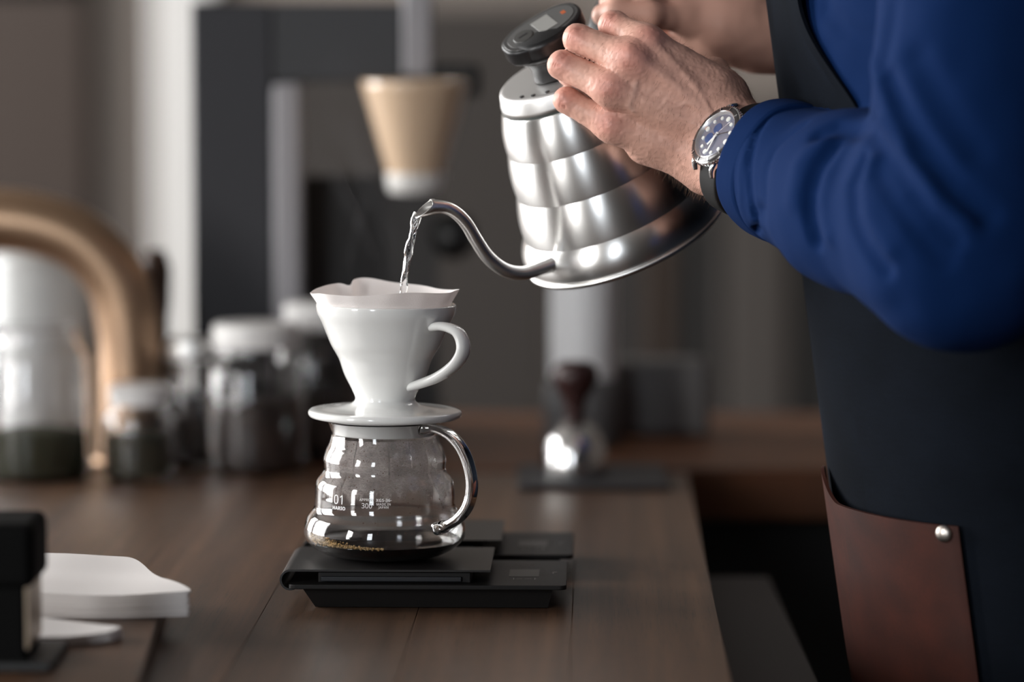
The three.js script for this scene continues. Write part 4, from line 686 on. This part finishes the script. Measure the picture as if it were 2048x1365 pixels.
// ------------------------------------------------------------------ wristwatch
{
  const { watch, W, wn, ws, wa } = fields.watch;
  const t = thing('wristwatch', 'steel diver wristwatch with black strap and pale blue dial, worn on the left wrist', 'watch', watch);
  t.quaternion.setFromRotationMatrix(new THREE.Matrix4().makeBasis(ws, wn, ws.clone().cross(wn))); t.updateMatrixWorld(true);   // local x sideways along the strap (+ = down in the photograph), y out of the wrist, z towards the hand
  mesh('case', lathe([[0, -0.0035], [0.0185, -0.0035], [0.0202, -0.0020], [0.0208, 0.0005], [0.0205, 0.0030], [0.0196, 0.0042], [0, 0.0042]], 64), M.chrome, t);
  const bz = mesh('bezel', lathe([[0.0168, 0.0050], [0.0172, 0.0066], [0.0196, 0.0060], [0.0208, 0.0052], [0.0214, 0.0046], [0.0214, 0.0030], [0.0200, 0.0028]], 120), M.chrome, t);
  for (let i = 0; i < 60; i++) { const a = i / 60 * Math.PI * 2; mesh('coin_edge', new THREE.CylinderGeometry(0.00048, 0.00048, 0.0022, 6).translate(Math.cos(a) * 0.0214, 0.0038, Math.sin(a) * 0.0214), M.chrome, bz); }
  mesh('bezel_insert', lathe([[0.0174, 0.0067], [0.0192, 0.0064], [0.0203, 0.0058], [0.0203, 0.0056]], 96), mat([0.035, 0.03, 0.03], 0.2), bz);
  for (let i = 0; i < 12; i++) { const a = i / 12 * Math.PI * 2; mesh('bezel_mark', box(-0.0011, 0.0011, -0.0002, 0.0003, -0.0004, 0.0004).rotateZ(-0.22).rotateY(-a).translate(Math.cos(a) * 0.0188, 0.00665, Math.sin(a) * 0.0188), M.chrome, bz); }
  mesh('rehaut', lathe([[0.0152, 0.0040], [0.0166, 0.0062], [0.0170, 0.0062], [0.0170, 0.0030]], 96), mat([0.78, 0.78, 0.80], 0.3, { metalness: 0.9 }), t);
  const dial = mesh('dial', new THREE.CylinderGeometry(0.0155, 0.0155, 0.0006, 64).translate(0, 0.0040, 0), mat([0.33, 0.38, 0.50], 0.25, { metalness: 0.7 }), t);
  for (let i = 0; i < 12; i++) { const a = i / 12 * Math.PI * 2 + 0.1, r = i % 3 ? 0.00125 : 0.0017; mesh('hour_mark', new THREE.CylinderGeometry(r, r * 1.1, 0.0007, 18).translate(Math.cos(a) * 0.0126, 0.0046, Math.sin(a) * 0.0126), mat([0.85, 0.85, 0.80], 0.3), dial); }
  const hand = (len, w, a, y, m) => mesh('watch_hand', box(-0.002, len, 0, 0.0003, -w, w, 0.0001, 1).rotateY(a).translate(0, y, 0), m, dial);
  const lum = mat([0.86, 0.86, 0.84], 0.25);
  hand(0.0085, 0.0009, -0.35, 0.0049, lum); hand(0.0125, 0.0007, 0.15, 0.0053, lum); hand(0.0135, 0.00018, 2.6, 0.0057, M.chrome); hand(0.0110, 0.0003, 2.05, 0.0051, M.blackPlastic); 
  mesh('sub_dial', new THREE.CylinderGeometry(0.0036, 0.0036, 0.0003, 32).translate(-0.0045, 0.0045, 0.0035), mat([0.05, 0.13, 0.36], 0.2, { metalness: 0.5 }), dial);
  mesh('sub_dial', new THREE.CylinderGeometry(0.0036, 0.0036, 0.0003, 32).translate(0.0035, 0.0045, 0.0060), mat([0.05, 0.13, 0.36], 0.2, { metalness: 0.5 }), dial);
  mesh('crystal', lathe([[0, 0.0068], [0.010, 0.0068], [0.0160, 0.0065], [0.0167, 0.0060]], 64), mat([1, 1, 1], 0.02, { transmission: 1, ior: 1.5, thickness: 0 }), t);
  for (const [sx, sz] of [[1, 1], [1, -1], [-1, 1], [-1, -1]]) mesh('lug', sweep([V(sx * 0.0155, 0.0012, sz * 0.0115), V(sx * 0.0205, 0.0005, sz * 0.0112), V(sx * 0.0245, -0.0030, sz * 0.0108)], s => [lerp(0.0021, 0.0016, s), lerp(0.0028, 0.0014, s)], { n: 14, m: 14, ref: V(0, 1, 0) }), M.chrome, t);
  mesh('crown', lathe([[0, 0.0035], [0.0028, 0.0032], [0.0031, 0.0025], [0.0031, 0.0004], [0, 0]], 24).rotateX(Math.PI / 2).translate(0, 0.0005, 0.0208), M.chrome, t);
  // strap: an oval band round the wrist, left open where the case sits
  const cy = -0.0275, pts = []; for (let i = 0; i <= 40; i++) { const a = lerp(0.62, Math.PI * 2 - 0.62, i / 40); pts.push(V(Math.sin(a) * 0.0365, cy + Math.cos(a) * 0.0275 * (Math.cos(a) > 0 ? 0.98 : 1), 0)); }
  pts.unshift(V(0.0165, -0.0020, 0)); pts.push(V(-0.0165, -0.0020, 0));
  mesh('strap', sweep(pts, s => [lerp(0.0105, 0.0092, Math.sin(Math.PI * s)), 0.0016], { n: 120, m: 16, ref: null, power: 4 }).clone(), mat([0.008, 0.0075, 0.0075], 0.65, { specularIntensity: 0.4 }), t);
}

// ------------------------------------------------------------------ left foreground: tray, paper, black holder
{
  const t = thing('wooden_tray', 'flat dark wooden tray at the lower left corner of the table, under the white paper', 'tray', V(-0.30, TY, 0.24));
  t.rotation.y = 0.05;
  const g = box(-0.21, 0.172, 0, 0.0135, -0.17, 0.20, 0.0015, 2), p = g.attributes.position, uv = g.attributes.uv; for (let i = 0; i < p.count; i++) uv.setXY(i, p.getX(i) * 2.4, p.getZ(i) * 0.9);
  mesh('board', g, M.planks[2], t);
  mesh('corner_peg', lathe([[0, 0.006], [0.0022, 0.006], [0.0028, 0.005], [0.0028, 0], [0, 0]], 20).rotateZ(-Math.PI / 2).translate(0.168, 0.0165, -0.165), mat([0.33, 0.22, 0.13], 0.7), t);
  const top = TY + 0.0136;
  const stack = (name, label, pts, h, warp, cat = 'napkins') => {   // leaves of soft paper lying on one another
    const o = thing(name, label, cat, V(0, top, 0)), n = 9, c = new THREE.CatmullRomCurve3(pts.map(q => V(q[0], 0, q[1])), true, 'catmullrom', 0.18), ring = c.getPoints(96);
    const cx = pts.reduce((s, q) => s + q[0], 0) / pts.length, cz = pts.reduce((s, q) => s + q[1], 0) / pts.length;
    for (let k = 0; k < n; k++) {
      const y0 = h * k / n, y1 = h * (k + 0.93) / n, jx = (rnd() - 0.5) * 0.0012, jz = (rnd() - 0.5) * 0.0012, m = 14;
      const surf = (y, u, v) => { const i = u * 96, a = ring[Math.floor(i) % 96], b = ring[(Math.floor(i) + 1) % 96], f = i - Math.floor(i), x = lerp(cx, lerp(a.x, b.x, f), v), z = lerp(cz, lerp(a.z, b.z, f), v); return V(x + jx, y + warp(x, z) * (0.35 + 0.65 * y / h), z + jz); };
      const g1 = sheet((u, v) => surf(y1, u, v), 96, m, 0, 1, 1, true), g2 = sheet((u, v) => surf(y0, 1 - u, v), 96, m, 0, 1, 1, true), g3 = sheet((u, v) => surf(lerp(y0, y1, v), u, 1).add(V(0, 0, 0)), 96, 2, 0, 1, 1, true);
      const gg = mergeGeometries([g1, g2, g3]); mesh('sheet', gg, M.napkin, o);
    }
    return o;
  };
  stack('napkin_stack', 'thick white pile of paper napkins on the wooden tray at lower left', [[-0.36, 0.035], [-0.27, 0.024], [-0.168, 0.024], [-0.152, 0.055], [-0.135, 0.115], [-0.113, 0.167], [-0.20, 0.171], [-0.36, 0.172]], 0.0140, (x, z) => 0.0023 + 0.0012 * Math.sin(x * 55 + 1) + 0.0009 * Math.sin(z * 60));
  stack('napkin_stack', 'thin white paper napkin lying in front of the thick pile, nearer to us', [[-0.34, 0.192], [-0.25, 0.190], [-0.175, 0.214], [-0.146, 0.238], [-0.152, 0.254], [-0.19, 0.272], [-0.34, 0.284]], 0.0050, (x, z) => 0.0008 + 0.0016 * Math.sin(x * 40 + 0.5) ** 2);
  const b = thing('black_holder', 'black upright box at the left edge, in front of the white paper', 'box', V(-0.182, top, 0.315));
  mesh('cap', box(-0.115, 0, 0.046, 0.0825, -0.032, 0.032, 0.006, 4), mat([0.003, 0.003, 0.003], 0.75, { specularIntensity: 0.15 }), b);
  mesh('lower_case', box(-0.113, -0.0055, 0, 0.047, -0.030, 0.030, 0.002), mat([0.003, 0.003, 0.003], 0.75, { specularIntensity: 0.15 }), b);
  mesh('notch_light_strip', box(-0.0056, -0.0035, 0.012, 0.050, -0.026, 0.028, 0.0004, 2), mat([0.42, 0.33, 0.24], 0.4, { metalness: 0.8 }), b);  // tan strip standing in for light that shows through a notch
  mesh('foot', box(-0.118, 0.010, 0, 0.006, -0.036, 0.036, 0.002), mat([0.008, 0.008, 0.008], 0.5), b);
}

// ------------------------------------------------------------------ behind: bench, jars, brewer, pipe, tamper, column
const BZ = -0.645;
{
  const t = thing('back_bench', 'brown wooden bench top running across behind the table', 'bench');
  const wt = woodTex([0.48, 0.285, 0.13], [0.32, 0.175, 0.07], 31), wm = new THREE.MeshStandardMaterial({ map: wt, roughness: 0.5 });
  const g = box(-1.9, 1.9, TY - 0.045, TY - 0.001, -1.12, BZ - 0.032, 0.003), p = g.attributes.position, uv = g.attributes.uv; for (let i = 0; i < p.count; i++) uv.setXY(i, p.getZ(i) * 2.2, p.getX(i) * 0.9);
  mesh('worktop', g, wm, t);
  mesh('cabinet', box(-1.88, 1.88, 0, TY - 0.045, -1.11, BZ - 0.07), mat([0.008, 0.008, 0.008], 0.7), t);

  const jar = (name, label, x, z, r, h, fill, fillMat, lidMat, lidH = 0.014) => {
    const y = z > BZ - 0.03 ? TY + 0.0005 : TY - 0.0008;
    const o = thing(name, label, 'jar', V(x, y, z), 'glass storage jars behind the table');
    const out = profile([[0, 0], [r * 0.9, 0], [r, 0.006], [r, h * 0.72], [r * 0.97, h * 0.80], [r * 0.80, h * 0.90], [r * 0.78, h]], 40), inn = out.map(q => [Math.max(q[0] - 0.0025, 0), Math.max(q[1], 0.003)]).reverse();
    mesh('glass_body', lathe([...out, ...inn], 48), M.glass, o);
    if (fill) mesh('contents', lathe([[0, 0.0035], [r - 0.004, 0.0035], [r - 0.0032, 0.008], [r - 0.0032, fill * h], [r * 0.5, fill * h + 0.004], [0, fill * h + 0.002]], 40), fillMat, o);
    if (lidMat) mesh('lid', lathe([[0, h + lidH], [r * 0.80, h + lidH], [r * 0.86, h + lidH - 0.003], [r * 0.86, h - 0.004], [r * 0.80, h - 0.004], [0, h + 0.001]], 48), lidMat, o);
    return o;
  };
  const moss = mat([0.028, 0.030, 0.012], 0.9), beans = mat([0.030, 0.015, 0.010], 0.6), leaf = mat([0.040, 0.036, 0.020], 0.9), white = mat([0.80, 0.78, 0.76], 0.4), alu = mat([0.75, 0.74, 0.72], 0.35, { metalness: 0.9 });
  const X = (px, z) => at(px, 800, z).x;
  jar('storage_jar', 'large clear jar at the left edge, dark green leaves inside', X(70, -0.61), -0.61, 0.046, 0.125, 0.30, moss, null);
  jar('storage_jar', 'small clear jar with pale lid, below the right end of the copper pipe', X(278, -0.60), -0.60, 0.029, 0.066, 0.55, leaf, white, 0.012);
  jar('storage_jar', 'clear jar with white lid and dark contents, left of the carafe neck', X(512, -0.66), -0.66, 0.042, 0.108, 0.52, beans, white, 0.016);
  jar('storage_jar', 'dark filled jar with metal lid, between the pale-lidded jar and the white-lidded jar', X(388, -0.70), -0.70, 0.030, 0.095, 0.62, beans, alu, 0.014);
  jar('storage_jar', 'jar of dark beans with pale lid, partly hidden behind the carafe neck', X(640, -0.74), -0.74, 0.036, 0.118, 0.45, beans, white, 0.018);
  const can = mesh('white_canister', lathe([[0, 0], [0.050, 0], [0.053, 0.004], [0.053, 0.168], [0.050, 0.176], [0.030, 0.184], [0, 0.186]], 64), mat([0.42, 0.425, 0.42], 0.4));
  can.position.set(X(105, -0.80), TY - 0.001, -0.80); tag(can, 'pale grey rounded canister standing under the arch of the copper pipe', 'canister');

  // copper pipe arch
  const pipe = thing('copper_pipe', 'thick tan copper pipe bent in an arch at the left edge', 'pipe', V(0, 0, 0));
  const cu = mat([0.43, 0.28, 0.18], 0.36, { metalness: 0.85 });
  const pz = -0.70, pp = [[-420, 900], [-430, 700], [-360, 540], [-220, 465], [-60, 440], [70, 448], [165, 485], [232, 560], [258, 660], [262, 780], [262, 905]].map(q => at(q[0], q[1], pz)); pp[0].y = TY; pp.at(-1).y = TY;
  mesh('tube', sweep(pp, () => [0.027, 0.027], { n: 90, m: 28, ref: V(0, 0, 1) }), cu, pipe);
  mesh('flange', lathe([[0, 0], [0.036, 0], [0.036, 0.008], [0.029, 0.012], [0, 0.012]], 32).translate(pp.at(-1).x, TY - 0.0008, pz), cu, pipe);
  const br = thing('wooden_post', 'dark brown turned post just right of the copper pipe', 'post', V(at(312, 700, -0.76).x, TY - 0.001, -0.76));
  mesh('shaft', lathe([[0, 0], [0.011, 0], [0.011, 0.12], [0.013, 0.135], [0.014, 0.165], [0.009, 0.18], [0, 0.182]], 32), mat([0.055, 0.026, 0.014], 0.5), br);

  // dark brewer with steel columns and a hanging cone
  const bz = -0.80, bx = px => at(px, 400, bz).x, by = py => at(1024, py, bz).y;
  const m = thing('coffee_brewer', 'tall dark grey brewing machine with pale steel columns, standing behind the jars', 'coffee machine', V(0, TY - 0.001, bz));
  const Y = py => by(py) - TY + 0.001, slate = mat([0.022, 0.022, 0.027], 0.6), dark = mat([0.035, 0.031, 0.029], 0.6), col = mat([0.31, 0.30, 0.315], 0.5);
  mesh('side_panel', box(bx(385), bx(546), 0, Y(6), -0.24, 0, 0.003), slate, m);
  mesh('top_housing', box(bx(546), bx(806), Y(164), Y(6), -0.24, -0.002, 0.003), mat([0.030, 0.030, 0.033], 0.5), m);
  mesh('back_panel', box(bx(546), bx(872), 0, Y(360), -0.10, -0.08), dark, m);
  mesh('column', box(bx(546), bx(604), 0, Y(166), -0.03, 0.004, 0.006), col, m);
  mesh('column', box(bx(806), bx(864), Y(152), Y(-14), -0.05, 0.004, 0.004), col, m);
  mesh('drip_tray', box(bx(546), bx(872), 0, 0.03, -0.23, -0.02, 0.003), dark, m);
  mesh('valve_knob', lathe([[0, -0.028], [0.014, -0.026], [0.021, -0.012], [0.021, 0.012], [0.014, 0.026], [0, 0.028]], 32).rotateX(Math.PI / 2).translate(bx(905), Y(478), -0.052), mat([0.008, 0.008, 0.008], 0.5), m);
  mesh('cone_holder', box(bx(846), bx(962), Y(196), Y(128), -0.07, 0.004, 0.008), mat([0.008, 0.008, 0.008], 0.5), m);
  const cn = thing('brewing_cone', 'cream and tan cone-shaped brewing funnel hanging under the dark machine', 'funnel', V(at(832, 380, -0.745).x, at(832, 380, -0.745).y, -0.745));
  mesh('cone', lathe([[0.012, 0], [0.022, 0.002], [0.024, 0.012], [0.046, 0.088], [0.047, 0.094], [0.043, 0.094], [0.020, 0.012], [0.012, 0.010], [0.012, 0]], 64), mat([0.62, 0.45, 0.31], 0.25, { clearcoat: 0.8, clearcoatRoughness: 0.15 }), cn);
  mesh('white_tip', lathe([[0.010, -0.004], [0.0235, -0.002], [0.0262, 0.014], [0.0245, 0.0145], [0.010, 0.004]], 48), mat([0.75, 0.73, 0.70], 0.35), cn);

  // dark mat, tamper, steel column
  const mt = mesh('tamping_mat', box(at(1035, 960, -0.58).x, at(1335, 960, -0.58).x, TY + 0.0004, TY + 0.006, -0.655, -0.525, 0.0025), mat([0.030, 0.028, 0.030], 0.6)); tag(mt, 'dark rubber mat on the far right corner of the table, under the tamper', 'mat');
  const tp = thing('coffee_tamper', 'coffee tamper with shiny steel base and dark red knob on the dark mat', 'tamper', V(at(1150, 900, -0.585).x, TY + 0.006, -0.585));
  mesh('steel_base', lathe([[0, 0], [0.0255, 0], [0.027, 0.0015], [0.027, 0.010], [0.0262, 0.018], [0.0235, 0.029], [0.0175, 0.038], [0.0095, 0.043], [0, 0.044]], 64), mat([0.85, 0.84, 0.83], 0.16, { metalness: 1 }), tp);
  mesh('knob', lathe([[0, 0.043], [0.0085, 0.043], [0.0075, 0.052], [0.0095, 0.062], [0.0160, 0.072], [0.0192, 0.080], [0.0185, 0.088], [0.0120, 0.093], [0, 0.094]], 48), mat([0.030, 0.010, 0.009], 0.4), tp);
  const sc = thing('steel_column', 'pale steel cylinder standing on the bench behind the tamper', 'column', V(at(1166, 700, -0.86).x, TY - 0.001, -0.86));
  mesh('tube', lathe([[0, 0.002], [0.030, 0.002], [0.030, 0.30], [0, 0.30]], 64).translate(0, 0.058, 0), mat([0.80, 0.80, 0.81], 0.5), sc);
  mesh('foot', lathe([[0, 0], [0.036, 0], [0.034, 0.050], [0.031, 0.060], [0, 0.060]], 64), mat([0.10, 0.098, 0.10], 0.5), sc);
  const gb = mesh('grey_box', box(-0.045, 0.045, 0, 0.068, -0.04, 0.04, 0.008), mat([0.10, 0.095, 0.095], 0.6)); gb.position.set(at(1318, 800, -0.95).x, TY - 0.001, -0.95); tag(gb, 'small dull grey box on the bench, right of the steel column', 'box');
  const sh = thing('side_shelf', 'low grey shelf beside the right edge of the table, near the apron', 'shelf', V(0.252, 0, -0.05));
  mesh('shelf_top', box(-0.028, 0.033, TY - 0.075, TY - 0.057, -0.40, 0.34, 0.003), mat([0.05, 0.045, 0.045], 0.6), sh);
  mesh('support', box(-0.02, 0.02, 0, TY - 0.075, -0.36, 0.30), mat([0.02, 0.02, 0.02], 0.7), sh);
  const lamp = thing('pendant_lamp', 'black round lamp shade cut off by the top left corner', 'lamp', at(-10, -40, -2.2));
  mesh('shade', lathe([[0.02, 0.10], [0.09, 0.06], [0.125, 0.0], [0.12, 0.0], [0.085, 0.055], [0.0, 0.09]], 48).translate(0, -0.02, 0), mat([0.010, 0.010, 0.010], 0.5), lamp);
  mesh('cable', new THREE.CylinderGeometry(0.004, 0.004, ROOM.h - lamp.position.y - 0.07, 8).translate(0, (ROOM.h - lamp.position.y - 0.07) / 2 + 0.07, 0), mat([0.01, 0.01, 0.01], 0.6), lamp);
}

renderer.render(scene, camera);
